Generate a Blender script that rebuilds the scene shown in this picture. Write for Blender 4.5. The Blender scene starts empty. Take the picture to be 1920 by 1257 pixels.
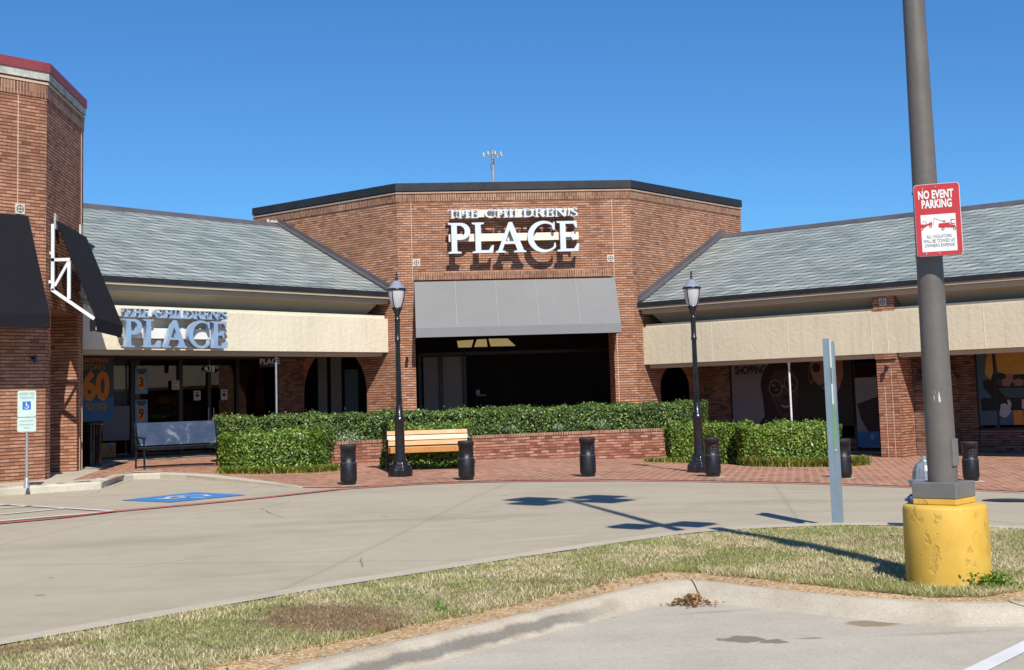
import bpy, bmesh, math, random
import numpy as np
from mathutils import Vector, Matrix
C = bpy.context
scene = C.scene
COL = scene.collection
rnd = random.Random(7)
S2 = 2 ** -.5

# ------------------------------------------------------------------ camera
FOC, PPY, EYE = 2530., 491., 1.55
PITCH, ROLL, YAW = math.radians(5.79), math.radians(1.724), math.radians(5.38)

def _rot():
    cy, sy = math.cos(YAW), math.sin(YAW)
    Rz = np.array([[cy, -sy, 0], [sy, cy, 0], [0, 0, 1]])
    B = np.array([[1, 0, 0], [0, 0, -1], [0, 1, 0]])
    c, s = math.cos(PITCH), math.sin(PITCH)
    Rx = np.array([[1, 0, 0], [0, c, s], [0, -s, c]])
    c, s = math.cos(ROLL), math.sin(ROLL)
    Rr = np.array([[c, s, 0], [-s, c, 0], [0, 0, 1]])
    return Rr @ Rx @ B @ Rz
RC = _rot()
cam = bpy.data.cameras.new('camera')
camo = bpy.data.objects.new('camera', cam)
COL.objects.link(camo)
camo.matrix_world = Matrix(((RC[0][0], -RC[1][0], -RC[2][0], 0),
                            (RC[0][1], -RC[1][1], -RC[2][1], 0),
                            (RC[0][2], -RC[1][2], -RC[2][2], EYE),
                            (0, 0, 0, 1)))
cam.sensor_width = 36
cam.lens = FOC / 1920 * 36
cam.shift_y = (PPY - 628.5) / 1920
cam.clip_start = .1
cam.clip_end = 2000
scene.camera = camo

# ------------------------------------------------------------------ light
SUN_EL, SUN_AZ = math.radians(45), math.radians(8.5)      # azimuth measured from -Y towards +X
ts = Vector((math.sin(SUN_AZ) * math.cos(SUN_EL), -math.cos(SUN_AZ) * math.cos(SUN_EL), math.sin(SUN_EL)))
sl = bpy.data.lights.new('sun', 'SUN')
sl.energy = 5.0
sl.angle = math.radians(.5)
sl.color = (1, .935, .82)
so = bpy.data.objects.new('sun', sl)
so.rotation_euler = ts.to_track_quat('Z', 'Y').to_euler()
COL.objects.link(so)
w = bpy.data.worlds.new('World')
scene.world = w
w.use_nodes = True
nt = w.node_tree
for n in list(nt.nodes): nt.nodes.remove(n)
sky = nt.nodes.new('ShaderNodeTexSky')
sky.sky_type = 'NISHITA'
sky.sun_disc = False
sky.sun_elevation = SUN_EL
sky.sun_rotation = math.pi - SUN_AZ
sky.altitude = 150
sky.air_density = 1.0
sky.dust_density = .0
sky.ozone_density = 3.5
bg = nt.nodes.new('ShaderNodeBackground')
bg.inputs[1].default_value = .11
wo = nt.nodes.new('ShaderNodeOutputWorld')
tint = nt.nodes.new('ShaderNodeMix'); tint.data_type = 'RGBA'; tint.blend_type = 'MULTIPLY'
tint.inputs[0].default_value = 1; tint.inputs[7].default_value = (.36, .70, 1.02, 1)
nt.links.new(sky.outputs[0], tint.inputs[6]); nt.links.new(tint.outputs[2], bg.inputs[0])
nt.links.new(bg.outputs[0], wo.inputs[0])
scene.view_settings.view_transform = 'Standard'
scene.view_settings.look = 'None'
scene.view_settings.exposure = .08
scene.view_settings.gamma = 1
scene.cycles.max_bounces = 6
scene.cycles.diffuse_bounces = 2
scene.cycles.transparent_max_bounces = 12

# ------------------------------------------------------------------ measuring
XA = [-40, -9, -.8, 4, 6, 8, 11, 18, 60]
ZA = [.08, .08, .08, .06, 0, -.09, -.24, -.36, -.5]
XB = [-40, -9, -3, 0, 3, 6, 8, 12.7, 18, 60]
ZB = [.18, .18, .17, .17, .1, -.05, -.12, -.23, -.32, -.5]
def sm(t):
    t = np.clip(t, 0, 1)
    return t * t * (3 - 2 * t)
def h(x, y):
    s = sm((y - 12) / 10)
    t = np.clip((y - 24) / 9, 0, 1)
    return s * ((1 - t) * np.interp(x, XA, ZA) + t * np.interp(x, XB, ZB))
def hp(x, y):                     # plaza / pavement level
    return h(x, y) + .1 * sm((-2.2 - x) / 3)
def ray(px, py):
    return RC.T @ np.array([(px - 960) / FOC, (py - PPY) / FOC, 1.])
def G(px, py, dz=0., f=h):
    v = ray(px, py); z = dz
    for _ in range(25):
        t = (z - EYE) / v[2]
        z = z * .4 + .6 * (float(f(v[0] * t, v[1] * t)) + dz)
    t = (z - EYE) / v[2]
    return Vector((v[0] * t, v[1] * t, z))
def at(px, py, D):                # the point seen at (px,py) at depth Y = D
    v = ray(px, py)
    return Vector(v * (D / v[1])) + Vector((0, 0, EYE))
def on(px, py, p, d):             # on the upright plane through p with direction d
    v = ray(px, py); n = (-d[1], d[0])
    t = (n[0] * p[0] + n[1] * p[1]) / (n[0] * v[0] + n[1] * v[1])
    return Vector(v * t) + Vector((0, 0, EYE))

# ------------------------------------------------------------------ node helpers
def new_mat(name):
    m = bpy.data.materials.new(name)
    m.use_nodes = True
    nt = m.node_tree
    b = nt.nodes['Principled BSDF']
    return m, nt, b
def MA(nt, op, a, b=None, c=None):
    n = nt.nodes.new('ShaderNodeMath'); n.operation = op
    for i, v in enumerate((a, b, c)):
        if v is None: continue
        if isinstance(v, (int, float)): n.inputs[i].default_value = v
        else: nt.links.new(v, n.inputs[i])
    return n.outputs[0]
def MIX(nt, f, a, b, blend='MIX'):
    n = nt.nodes.new('ShaderNodeMix'); n.data_type = 'RGBA'; n.blend_type = blend
    for s, v in ((n.inputs[0], f), (n.inputs[6], a), (n.inputs[7], b)):
        if isinstance(v, (int, float)): s.default_value = v
        elif isinstance(v, tuple): s.default_value = (*v[:3], 1)
        else: nt.links.new(v, s)
    return n.outputs[2]
def RAMP(nt, f, stops, interp='LINEAR'):
    n = nt.nodes.new('ShaderNodeValToRGB')
    n.color_ramp.interpolation = interp
    e = n.color_ramp.elements
    while len(e) < len(stops): e.new(.5)
    for i, (p, c) in enumerate(stops):
        e[i].position = p
        e[i].color = (c, c, c, 1) if isinstance(c, (int, float)) else (*c, 1)
    nt.links.new(f, n.inputs[0])
    return n.outputs[0]
def NOISE(nt, vec, scale, detail=3, rough=.55, dist=0, col=False):
    n = nt.nodes.new('ShaderNodeTexNoise')
    n.inputs['Scale'].default_value = scale
    n.inputs['Detail'].default_value = detail
    n.inputs['Roughness'].default_value = rough
    n.inputs['Distortion'].default_value = dist
    if vec is not None: nt.links.new(vec, n.inputs['Vector'])
    return n.outputs['Color' if col else 'Fac']
def POS(nt):
    return nt.nodes.new('ShaderNodeNewGeometry').outputs['Position']
def OBJC(nt):
    return nt.nodes.new('ShaderNodeTexCoord').outputs['Object']
def MAPV(nt, vec, scale=(1, 1, 1), rot=(0, 0, 0), loc=(0, 0, 0)):
    n = nt.nodes.new('ShaderNodeMapping')
    n.inputs['Scale'].default_value = scale
    n.inputs['Rotation'].default_value = rot
    n.inputs['Location'].default_value = loc
    nt.links.new(vec, n.inputs['Vector'])
    return n.outputs[0]
def BUMP(nt, b, height, dist=.01, strength=1):
    n = nt.nodes.new('ShaderNodeBump')
    n.inputs['Distance'].default_value = dist
    n.inputs['Strength'].default_value = strength
    nt.links.new(height, n.inputs['Height'])
    nt.links.new(n.outputs[0], b.inputs['Normal'])
def SEP(nt, v):
    n = nt.nodes.new('ShaderNodeSeparateXYZ'); nt.links.new(v, n.inputs[0]); return n.outputs
def COMB(nt, x, y, z=0):
    n = nt.nodes.new('ShaderNodeCombineXYZ')
    for i, v in enumerate((x, y, z)):
        if isinstance(v, (int, float)): n.inputs[i].default_value = v
        else: nt.links.new(v, n.inputs[i])
    return n.outputs[0]
def WN(nt, v):
    n = nt.nodes.new('ShaderNodeTexWhiteNoise'); n.noise_dimensions = '3D'
    nt.links.new(v, n.inputs[0]); return n.outputs

def plain(name, col, rough=.6, metal=0, var=.12, scale=6, bump=0, spec=.5, coat=0):
    m, nt, b = new_mat(name)
    p = OBJC(nt)
    n = NOISE(nt, p, scale, 5, .65)
    n2 = NOISE(nt, p, scale * 9, 3, .6)
    f = MA(nt, 'ADD', MA(nt, 'MULTIPLY', n, .7), MA(nt, 'MULTIPLY', n2, .3))
    lo = tuple(c * (1 - var * 1.6) for c in col); hi = tuple(min(1, c * (1 + var * 1.3)) for c in col)
    nt.links.new(RAMP(nt, f, [(.3, lo), (.7, hi)]), b.inputs['Base Color'])
    b.inputs['Metallic'].default_value = metal
    b.inputs['Specular IOR Level'].default_value = spec
    b.inputs['Coat Weight'].default_value = coat
    nt.links.new(RAMP(nt, n, [(.3, max(0, rough - .1)), (.7, min(1, rough + .1))]), b.inputs['Roughness'])
    if bump: BUMP(nt, b, n2, bump)
    return m

def stucco(name, col, bump):
    m, nt, b = new_mat(name); p = OBJC(nt)
    pit = NOISE(nt, p, 9, 5, .6)
    st = NOISE(nt, MAPV(nt, POS(nt), (5, 5, .35)), 1.6, 4, .6)
    big = NOISE(nt, p, .6, 4, .6)
    c = MIX(nt, .5, tuple(col), RAMP(nt, st, [(.32, .82), (.5, 1.), (.7, 1.05)]), 'MULTIPLY')
    c = MIX(nt, .5, c, RAMP(nt, big, [(.3, .88), (.7, 1.06)]), 'MULTIPLY')
    nt.links.new(c, b.inputs['Base Color']); b.inputs['Roughness'].default_value = .9; b.inputs['Specular IOR Level'].default_value = .2
    BUMP(nt, b, RAMP(nt, pit, [(.35, 0.), (.5, .7), (.62, 1.)]), bump)
    return m
def brick_mat(name, stops, w=.2032, hh=.0677, mh=.17, mv=.05, mcol=(.06, .035, .028), vcol=(.3, .22, .17), soldier=False, rot=0, pos=False, rough=.85, stain=.35, bumpd=.006):
    m, nt, b = new_mat(name)
    if pos: vec = MAPV(nt, POS(nt), rot=(0, 0, rot))
    else:
        vec = nt.nodes.new('ShaderNodeTexCoord').outputs['UV']
    X, Y, Z = SEP(nt, vec)
    # bricks are never laid dead straight: a few mm of wander
    wob = NOISE(nt, vec, 3.1, 2)
    Y = MA(nt, 'ADD', Y, MA(nt, 'MULTIPLY', MA(nt, 'SUBTRACT', wob, .5), .012))
    u = MA(nt, 'DIVIDE', X, w); v = MA(nt, 'DIVIDE', Y, hh)
    row = MA(nt, 'FLOOR', v)
    if not soldier:
        u = MA(nt, 'ADD', u, MA(nt, 'MULTIPLY', MA(nt, 'MODULO', MA(nt, 'ABSOLUTE', row), 2.), .5))
    c = MA(nt, 'FLOOR', u)
    fu = MA(nt, 'FRACT', u); fv = MA(nt, 'FRACT', v)
    k = WN(nt, COMB(nt, c, row, 3.))
    col = RAMP(nt, k[0], stops)
    n = NOISE(nt, vec, 26, 4, .7)
    col = MIX(nt, .45, col, RAMP(nt, n, [(.3, .35), (.7, 1.25)]), 'MULTIPLY')
    big = NOISE(nt, vec, .5, 5, .6)
    col = MIX(nt, stain, col, RAMP(nt, big, [(.35, (.5, .47, .45)), (.6, (1.1, 1.05, 1.0))]), 'MULTIPLY')
    run_ = NOISE(nt, MAPV(nt, vec, (2.2, .16, 1)), 1.6, 5, .65)
    col = MIX(nt, .4, col, RAMP(nt, run_, [(.33, .62), (.5, 1.), (.7, 1.06)]), 'MULTIPLY')
    hmask = MA(nt, 'LESS_THAN', fv, mh)
    vmask = MA(nt, 'LESS_THAN', fu, mv)
    patch = RAMP(nt, NOISE(nt, vec, 1.7, 3), [(.4, 0.25), (.62, 1.)])
    vm = MIX(nt, patch, tuple(mcol), tuple(vcol))
    col = MIX(nt, vmask, col, vm)
    col = MIX(nt, hmask, col, tuple(mcol))  # on walls the dark mcol carries the shadow of the raked bed joints
    nt.links.new(col, b.inputs['Base Color'])
    b.inputs['Roughness'].default_value = rough
    b.inputs['Specular IOR Level'].default_value = .25
    inv = MA(nt, 'SUBTRACT', 1., MA(nt, 'MAXIMUM', hmask, vmask))
    hgt = MA(nt, 'ADD', inv, MA(nt, 'MULTIPLY', n, .35))
    BUMP(nt, b, hgt, bumpd, .8)
    return m

M = {}
M['brick'] = brick_mat('red_brick', [(0, (.30, .145, .088)), (.06, (.43, .21, .125)), (.4, (.51, .262, .16)), (.75, (.57, .31, .20)), (1, (.64, .39, .27))], mh=.33, mv=.07, mcol=(.115, .05, .034), stain=.4)
M['brick_wing'] = brick_mat('red_brick_pier', [(0, (.27, .125, .075)), (.08, (.40, .18, .105)), (.5, (.49, .235, .14)), (1, (.58, .32, .205))], mh=.27, mcol=(.09, .042, .03))
M['brick_shaded'] = brick_mat('shaded_red_brick', [(0, (.13, .075, .055)), (.15, (.22, .12, .085)), (.5, (.30, .165, .115)), (1, (.38, .23, .165))], mh=.24, mcol=(.06, .038, .03))  # same brick as the outer walls, with the arcade shade put into its colour
M['soldier'] = brick_mat('soldier_course_brick', [(0, (.20, .09, .06)), (.5, (.31, .145, .095)), (1, (.40, .20, .135))], w=.0677, hh=.2032, mh=.04, mv=.24, vcol=(.62, .46, .30), mcol=(.2, .13, .09), soldier=True)
M['planter'] = brick_mat('planter_brick', [(0, (.20, .09, .06)), (.3, (.36, .15, .10)), (.7, (.50, .24, .165)), (1, (.57, .33, .24))], mh=.26, mv=.06, mcol=(.13, .055, .038), stain=.35)
M['paver'] = brick_mat('paver_brick', [(0, (.22, .085, .055)), (.3, (.36, .14, .09)), (.7, (.45, .19, .125)), (1, (.52, .26, .18))], w=.23, hh=.115, mh=.17, mv=.10, mcol=(.66, .47, .33), vcol=(.60, .43, .31), rot=math.radians(62), pos=True, stain=.5, bumpd=.003)
M['cream'] = stucco('cream_stucco', (.70, .62, .455), .0032)
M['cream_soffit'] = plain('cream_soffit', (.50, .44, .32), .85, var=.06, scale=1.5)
M['cream_left'] = stucco('smooth_cream_stucco', (.80, .725, .56), .004)
M['black_metal'] = plain('dark_bronze_metal', (.020, .019, .022), .5, var=.25, scale=2)
M['cap_metal'] = plain('grey_cap_metal', (.075, .07, .075), .4, var=.2, scale=1)
M['flash'] = plain('roof_flashing', (.11, .10, .11), .5, var=.2, scale=1)
M['black_paint'] = plain('black_gloss_paint', (.012, .012, .014), .28, var=.4, scale=9, bump=.001, coat=.3)
M['black_plastic'] = plain('black_bollard_plastic', (.010, .011, .014), .42, var=.4, scale=14, bump=.002)
M['awn_grey'] = plain('grey_awning_fabric', (.235, .235, .235), .85, var=.05, scale=.8, spec=.2)
M['awn_grey2'] = plain('grey_awning_valance', (.25, .25, .26), .85, var=.05, scale=.8, spec=.2)
M['awn_black'] = plain('black_awning_fabric', (.011, .011, .015), .9, var=.12, scale=1.5, spec=.25)
M['white_paint'] = plain('white_painted_steel', (.72, .74, .76), .45, var=.05, scale=3)
M['red_trim'] = plain('red_trim', (.27, .05, .055), .6, var=.1, scale=2)
M['weath'] = plain('weathered_white_trim', (.50, .49, .44), .8, var=.35, scale=3)
M['joint'] = plain('joint_sealant', (.62, .45, .33), .8, var=.08)
M['medal'] = plain('cream_tile', (.68, .62, .5), .7, var=.06)
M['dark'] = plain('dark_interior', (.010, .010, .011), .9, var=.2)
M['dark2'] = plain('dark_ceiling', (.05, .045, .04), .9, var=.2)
M['frame'] = plain('black_window_frame', (.015, .014, .014), .4, var=.2)
M['board'] = plain('grey_backing_board', (.30, .30, .29), .8, var=.1, scale=1)
M['panel_grey'] = plain('grey_interior_panel', (.17, .17, .17), .6, var=.12, scale=1)
M['letter_white'] = plain('white_letter_face', (.66, .72, .80), .35, var=.03, scale=2)
M['letter_sky'] = plain('sky_tinted_letter_face', (.28, .42, .62), .25, var=.12, scale=3)  # white faces with the reflected sky blue put into their colour
M['raceway'] = plain('sign_raceway', (.86, .74, .62), .6, var=.04)
M['raceway_white'] = plain('white_raceway', (.82, .80, .76), .6, var=.04)
M['wood'] = plain('orange_bench_slat', (.60, .29, .09), .5, var=.1, scale=3)
M['wood_peach'] = plain('peach_bench_slat', (.62, .30, .13), .5, var=.08, scale=3)
M['wood_light'] = plain('pale_bench_slat', (.78, .55, .35), .45, var=.08, scale=3)
M['silver'] = plain('silver_hydrant_paint', (.36, .38, .41), .4, metal=.5, var=.15, scale=10)
M['hyd_blue'] = plain('blue_hydrant_cap', (.05, .08, .16), .4, var=.2)
M['galv'] = plain('galvanised_steel', (.38, .42, .46), .45, metal=.4, var=.15)
M['post_blue'] = plain('blue_grey_post_paint', (.22, .30, .36), .4, var=.1, scale=4, bump=.001)
M['sign_white'] = plain('white_sign_sheet', (.78, .80, .78), .4, var=.02)
M['sign_mint'] = plain('faded_mint_sign_sheet', (.52, .66, .62), .5, var=.05)
M['sign_red'] = plain('red_sign_sheet', (.52, .045, .05), .4, var=.03)
M['sign_blue'] = plain('blue_sign_paint', (.02, .14, .5), .5, var=.05)
M['sign_green'] = plain('green_sign_paint', (.16, .42, .08), .5, var=.05)
M['txt_grey'] = plain('grey_lettering', (.13, .13, .14), .6, var=.05)
M['txt_mint'] = plain('faded_green_lettering', (.25, .38, .36), .6, var=.05)
M['txt_faded'] = plain('washed_out_lettering', (.36, .48, .45), .6, var=.25, scale=60)
M['teeth'] = plain('dim_teeth_print', (.22, .20, .19), .6)
M['ink'] = plain('black_ink', (.01, .01, .011), .5, var=.05)
M['paint_white'] = plain('white_road_paint', (.68, .66, .62), .8, var=.15, scale=8)
M['orange'] = plain('orange_print', (.62, .22, .03), .6, var=.08)
M['gold_print'] = plain('gold_print', (.34, .24, .05), .6, var=.1)
M['teal_print'] = plain('teal_print', (.035, .085, .10), .6, var=.15)
M['blue_print'] = plain('blue_print', (.03, .16, .33), .6, var=.12)
M['blue_print2'] = plain('light_blue_print', (.10, .30, .44), .6, var=.12)
M['sea_print'] = plain('dull_sea_print', (.07, .115, .16), .6, var=.2, scale=3)
M['sea_print2'] = plain('dull_blue_print', (.055, .12, .165), .6, var=.15, scale=1)
M['grey_print'] = plain('grey_print', (.20, .21, .23), .6, var=.1, scale=1)
M['skin_dark'] = plain('dark_skin_print', (.055, .030, .022), .6, var=.2)
M['skin_light'] = plain('light_skin_print', (.26, .14, .10), .6, var=.15)
M['hair_print'] = plain('black_hair_print', (.008, .008, .009), .6, var=.2)
M['yellow_print'] = plain('yellow_sweater_print', (.5, .28, .055), .6, var=.15, scale=2)
M['soil'] = plain('planter_soil', (.09, .06, .04), .95, var=.3, scale=8, bump=.02)
M['globe'] = None

def glass_mat(name, tint=(.04, .05, .055), refl=.9):
    m, nt, b = new_mat(name)
    nt.nodes.remove(b)
    out = nt.nodes['Material Output']
    t = nt.nodes.new('ShaderNodeBsdfTransparent'); t.inputs[0].default_value = (.62, .64, .64, 1)
    g = nt.nodes.new('ShaderNodeBsdfGlossy'); g.inputs[0].default_value = (refl, refl, refl, 1); g.inputs['Roughness'].default_value = .01
    fr = nt.nodes.new('ShaderNodeFresnel'); fr.inputs[0].default_value = 1.5
    mx = nt.nodes.new('ShaderNodeMixShader')
    nt.links.new(MA(nt, 'MULTIPLY', fr.outputs[0], 1.5), mx.inputs[0])
    nt.links.new(t.outputs[0], mx.inputs[1]); nt.links.new(g.outputs[0], mx.inputs[2])
    nt.links.new(mx.outputs[0], out.inputs[0])
    return m
M['glass'] = glass_mat('shop_window_glass')
def globe_mat():
    m, nt, b = new_mat('frosted_lamp_glass')
    b.inputs['Base Color'].default_value = (.74, .74, .75, 1)
    b.inputs['Roughness'].default_value = .25
    b.inputs['Transmission Weight'].default_value = .35
    b.inputs['Subsurface Weight'].default_value = .0
    BUMP(nt, b, NOISE(nt, OBJC(nt), 60, 2), .002)
    return m
M['globe'] = globe_mat()

def concrete(name, a, b_, c_, marks=(), speck=.3, joints=None, gray=None):
    m, nt, b = new_mat(name)
    p = POS(nt)
    big = NOISE(nt, p, .22, 6, .6, .4)
    mid = NOISE(nt, p, 1.9, 6, .65)
    streak = NOISE(nt, MAPV(nt, p, (.35, 2.2, 1), (0, 0, .3)), 1., 5, .6)
    fine = NOISE(nt, p, 55, 4, .75)
    f = MA(nt, 'ADD', MA(nt, 'MULTIPLY', big, .45), MA(nt, 'MULTIPLY', mid, .3))
    f = MA(nt, 'ADD', f, MA(nt, 'MULTIPLY', streak, .25))
    col = RAMP(nt, f, [(.36, a), (.5, b_), (.64, c_)])
    col = MIX(nt, speck, col, RAMP(nt, fine, [(.3, .55), (.5, 1.), (.72, 1.35)]), 'MULTIPLY')
    # gum spots and pits
    vor = nt.nodes.new('ShaderNodeTexVoronoi'); vor.inputs['Scale'].default_value = 1.7
    nt.links.new(p, vor.inputs['Vector'])
    spot = MA(nt, 'MULTIPLY', MA(nt, 'LESS_THAN', vor.outputs['Distance'], MA(nt, 'MULTIPLY', SEP(nt, vor.outputs['Color'])[0], .09)), .5)
    col = MIX(nt, spot, col, (.10, .09, .08))
    if joints:
        JX, JY, _z = SEP(nt, MAPV(nt, p, rot=(0, 0, joints)))
        ws = MA(nt, 'MULTIPLY', MA(nt, 'SUBTRACT', NOISE(nt, p, 9, 3), .5), .02)
        for q_, off in ((JX, .3), (JY, 1.9)):
            fr_ = MA(nt, 'ABSOLUTE', MA(nt, 'SUBTRACT', MA(nt, 'FRACT', MA(nt, 'DIVIDE', MA(nt, 'ADD', MA(nt, 'ADD', q_, ws), off + 100), 4.6)), .5))
            col = MIX(nt, MA(nt, 'MULTIPLY', MA(nt, 'GREATER_THAN', fr_, .4975), .30), col, (.17, .15, .12))
            col = MIX(nt, MA(nt, 'MULTIPLY', MA(nt, 'GREATER_THAN', fr_, .485), .06), col, (.2, .18, .15))
        # hairline cracks
        cv = nt.nodes.new('ShaderNodeTexVoronoi'); cv.feature = 'DISTANCE_TO_EDGE'; cv.inputs['Scale'].default_value = .22
        nt.links.new(MIX(nt, .12, p, NOISE(nt, p, 1.5, 5, .7, 0, True)), cv.inputs['Vector'])
        ck = MA(nt, 'MULTIPLY', MA(nt, 'LESS_THAN', cv.outputs['Distance'], .0016), RAMP(nt, NOISE(nt, p, .35, 2), [(.5, 0.), (.56, .7)]))
        col = MIX(nt, ck, col, (.14, .12, .1))
    X, Y, Z = SEP(nt, p)
    nn0 = SEP(nt, NOISE(nt, p, 1.4, 5, .6, 0, True)); nn1 = SEP(nt, NOISE(nt, p, 8., 5, .65, 0, True))
    for (mx, my, rx, ry, ang, cc, amt, soft) in marks:
        nn = nn1 if rx < .3 else nn0
        dx = MA(nt, 'SUBTRACT', X, mx); dy = MA(nt, 'SUBTRACT', Y, my)
        ca, sa = math.cos(ang), math.sin(ang)
        ex = MA(nt, 'DIVIDE', MA(nt, 'ADD', MA(nt, 'MULTIPLY', dx, ca), MA(nt, 'MULTIPLY', dy, sa)), rx)
        ey = MA(nt, 'DIVIDE', MA(nt, 'SUBTRACT', MA(nt, 'MULTIPLY', dy, ca), MA(nt, 'MULTIPLY', dx, sa)), ry)
        ex = MA(nt, 'ADD', ex, MA(nt, 'MULTIPLY', MA(nt, 'SUBTRACT', nn[0], .5), 1.8))
        ey = MA(nt, 'ADD', ey, MA(nt, 'MULTIPLY', MA(nt, 'SUBTRACT', nn[1], .5), 1.8))
        d = MA(nt, 'SQRT', MA(nt, 'ADD', MA(nt, 'MULTIPLY', ex, ex), MA(nt, 'MULTIPLY', ey, ey)))
        mk = RAMP(nt, d, [(0, amt), (max(.05, 1 - soft), amt), (1, 0.)])
        col = MIX(nt, mk, col, cc)
    nt.links.new(col, b.inputs['Base Color'])
    b.inputs['Roughness'].default_value = .88
    b.inputs['Specular IOR Level'].default_value = .2
    BUMP(nt, b, fine, .004, .7)
    return m

# ------------------------------------------------------------------ mesh helper
class MB:
    def __init__(s):
        s.v = []; s.f = []; s.m = []; s.smooth = []
    def add(s, pts, faces, mi=0, smooth=False):
        o = len(s.v)
        s.v += [tuple(p) for p in pts]
        for f in faces:
            s.f.append([i + o for i in f]); s.m.append(mi); s.smooth.append(smooth)
    def quad(s, a, b, c, d, mi=0): s.add([a, b, c, d], [(0, 1, 2, 3)], mi)
    def poly(s, pts, mi=0): s.add(pts, [tuple(range(len(pts)))], mi)
    def box(s, o, ax, ay, az, mi=0, bev=0):
        """o = corner, ax ay az = edge vectors"""
        o, ax, ay, az = map(Vector, (o, ax, ay, az))
        p = [o, o + ax, o + ax + ay, o + ay]; p += [q + az for q in p]
        fs = [(0, 3, 2, 1), (4, 5, 6, 7), (0, 1, 5, 4), (1, 2, 6, 5), (2, 3, 7, 6), (3, 0, 4, 7)]
        if ax.cross(ay).dot(az) < 0: fs = [f[::-1] for f in fs]
        s.add(p, fs, mi)
    def cbox(s, c, sx, sy, sz, rz=0, mi=0):
        """centre of base, sizes, rotation"""
        ax = Vector((math.cos(rz), math.sin(rz), 0)); ay = Vector((-math.sin(rz), math.cos(rz), 0))
        s.box(Vector(c) - ax * sx / 2 - ay * sy / 2, ax * sx, ay * sy, (0, 0, sz), mi)
    def tube(s, a, b, r0, r1=None, n=10, mi=0, smooth=True, cap=True):
        a, b = Vector(a), Vector(b); r1 = r0 if r1 is None else r1
        d = (b - a).normalized(); q = d.to_track_quat('Z', 'Y')
        pts = []
        for P, r in ((a, r0), (b, r1)):
            for i in range(n):
                t = 2 * math.pi * i / n
                pts.append(P + q @ Vector((r * math.cos(t), r * math.sin(t), 0)))
        s.add(pts, [(i, (i + 1) % n, n + (i + 1) % n, n + i) for i in range(n)], mi, smooth)
        if cap:
            s.add(pts[:n], [tuple(reversed(range(n)))], mi); s.add(pts[n:], [tuple(range(n))], mi)
    def bar(s, a, b, wd, hh, up=(0, 0, 1), mi=0):
        a, b = Vector(a), Vector(b); d = (b - a)
        sd = d.cross(Vector(up)).normalized() * wd; u = sd.cross(d).normalized() * hh
        s.box(a - sd / 2 - u / 2, d, sd, u, mi)
    def lathe(s, prof, n=24, c=(0, 0, 0), mi=0, smooth=True, sq=0):
        c = Vector(c); pts = []
        for r, z in prof:
            for i in range(n):
                t = 2 * math.pi * i / n
                pts.append(c + Vector((r * math.cos(t), r * math.sin(t), z)))
        fs = []
        for k in range(len(prof) - 1):
            for i in range(n):
                fs.append((k * n + i, k * n + (i + 1) % n, (k + 1) * n + (i + 1) % n, (k + 1) * n + i))
        s.add(pts, fs, mi, smooth)
        if prof[-1][0] > 1e-4: s.add(pts[-n:], [tuple(range(n))], mi)
    def build(s, name, mats, parent=None, bevel=0, loc=None, weld=False, autos=False):
        me = bpy.data.meshes.new(name)
        me.from_pydata(s.v, [], s.f)
        if not isinstance(mats, (list, tuple)): mats = [mats]
        for m in mats: me.materials.append(m)
        me.polygons.foreach_set('material_index', s.m)
        me.polygons.foreach_set('use_smooth', s.smooth)
        uv = me.uv_layers.new(name='UVMap')
        co = np.array(s.v, float); buf = np.zeros(len(me.loops) * 2)
        k = 0
        for p in me.polygons:
            n = np.array(p.normal)
            if abs(n[2]) < .97:
                t = np.array([-n[1], n[0], 0]); t /= np.linalg.norm(t)
            else: t = np.array([1., 0, 0])
            bb = np.cross(n, t)
            for li in p.loop_indices:
                c = co[me.loops[li].vertex_index]
                buf[2 * li] = c @ t; buf[2 * li + 1] = c @ bb
        uv.data.foreach_set('uv', buf)
        me.update()
        o = bpy.data.objects.new(name, me)
        COL.objects.link(o)
        if loc is not None:
            me.transform(Matrix.Translation(-Vector(loc)))
            o.location = loc
        if parent is not None: o.parent = parent
        if bevel:
            bm_ = o.modifiers.new('bevel', 'BEVEL'); bm_.width = bevel; bm_.segments = 2; bm_.limit_method = 'ANGLE'; bm_.angle_limit = math.radians(40)
        return o

def tag(o, label=None, cat=None, group=None, kind=None):
    if label: o['label'] = label
    if cat: o['category'] = cat
    if group: o['group'] = group
    if kind: o['kind'] = kind
    return o
def thing(name, label, cat, loc=(0, 0, 0), rz=0, group=None):
    o = bpy.data.objects.new(name, None); COL.objects.link(o)
    o.location = loc; o.rotation_euler = (0, 0, rz); o.empty_display_size = .2
    return tag(o, label, cat, group)
def struct(mb, name, mat):
    return tag(mb.build(name, mat), kind='structure')
def copy_tree(o, parent=None):
    c = o.copy(); COL.objects.link(c)
    if parent is not None: c.parent = parent
    for ch in list(o.children): copy_tree(ch, c)
    return c

def text_mb(body, size, bold=0., sx=1., spacing=1., align='CENTER', line=1.):
    """flat text as (verts2d, faces)"""
    cu = bpy.data.curves.new('t', 'FONT'); cu.body = body; cu.size = size
    cu.align_x = align; cu.align_y = 'CENTER'; cu.offset = bold * size; cu.space_character = spacing; cu.space_line = line
    cu.resolution_u = 3
    o = bpy.data.objects.new('t', cu); COL.objects.link(o)
    dg = C.evaluated_depsgraph_get(); dg.update()
    me = bpy.data.meshes.new_from_object(o.evaluated_get(dg))
    vs = [(v.co.x * sx, v.co.y) for v in me.vertices]; fs = [tuple(p.vertices) for p in me.polygons]
    bpy.data.objects.remove(o); bpy.data.curves.remove(cu); bpy.data.meshes.remove(me)
    return vs, fs
def put_text(mb, body, size, org, right, up, mi=0, **k):
    vs, fs = text_mb(body, size, **k)
    org, right, up = Vector(org), Vector(right).normalized(), Vector(up).normalized()
    mb.add([org + right * x + up * y for x, y in vs], fs, mi)

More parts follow.
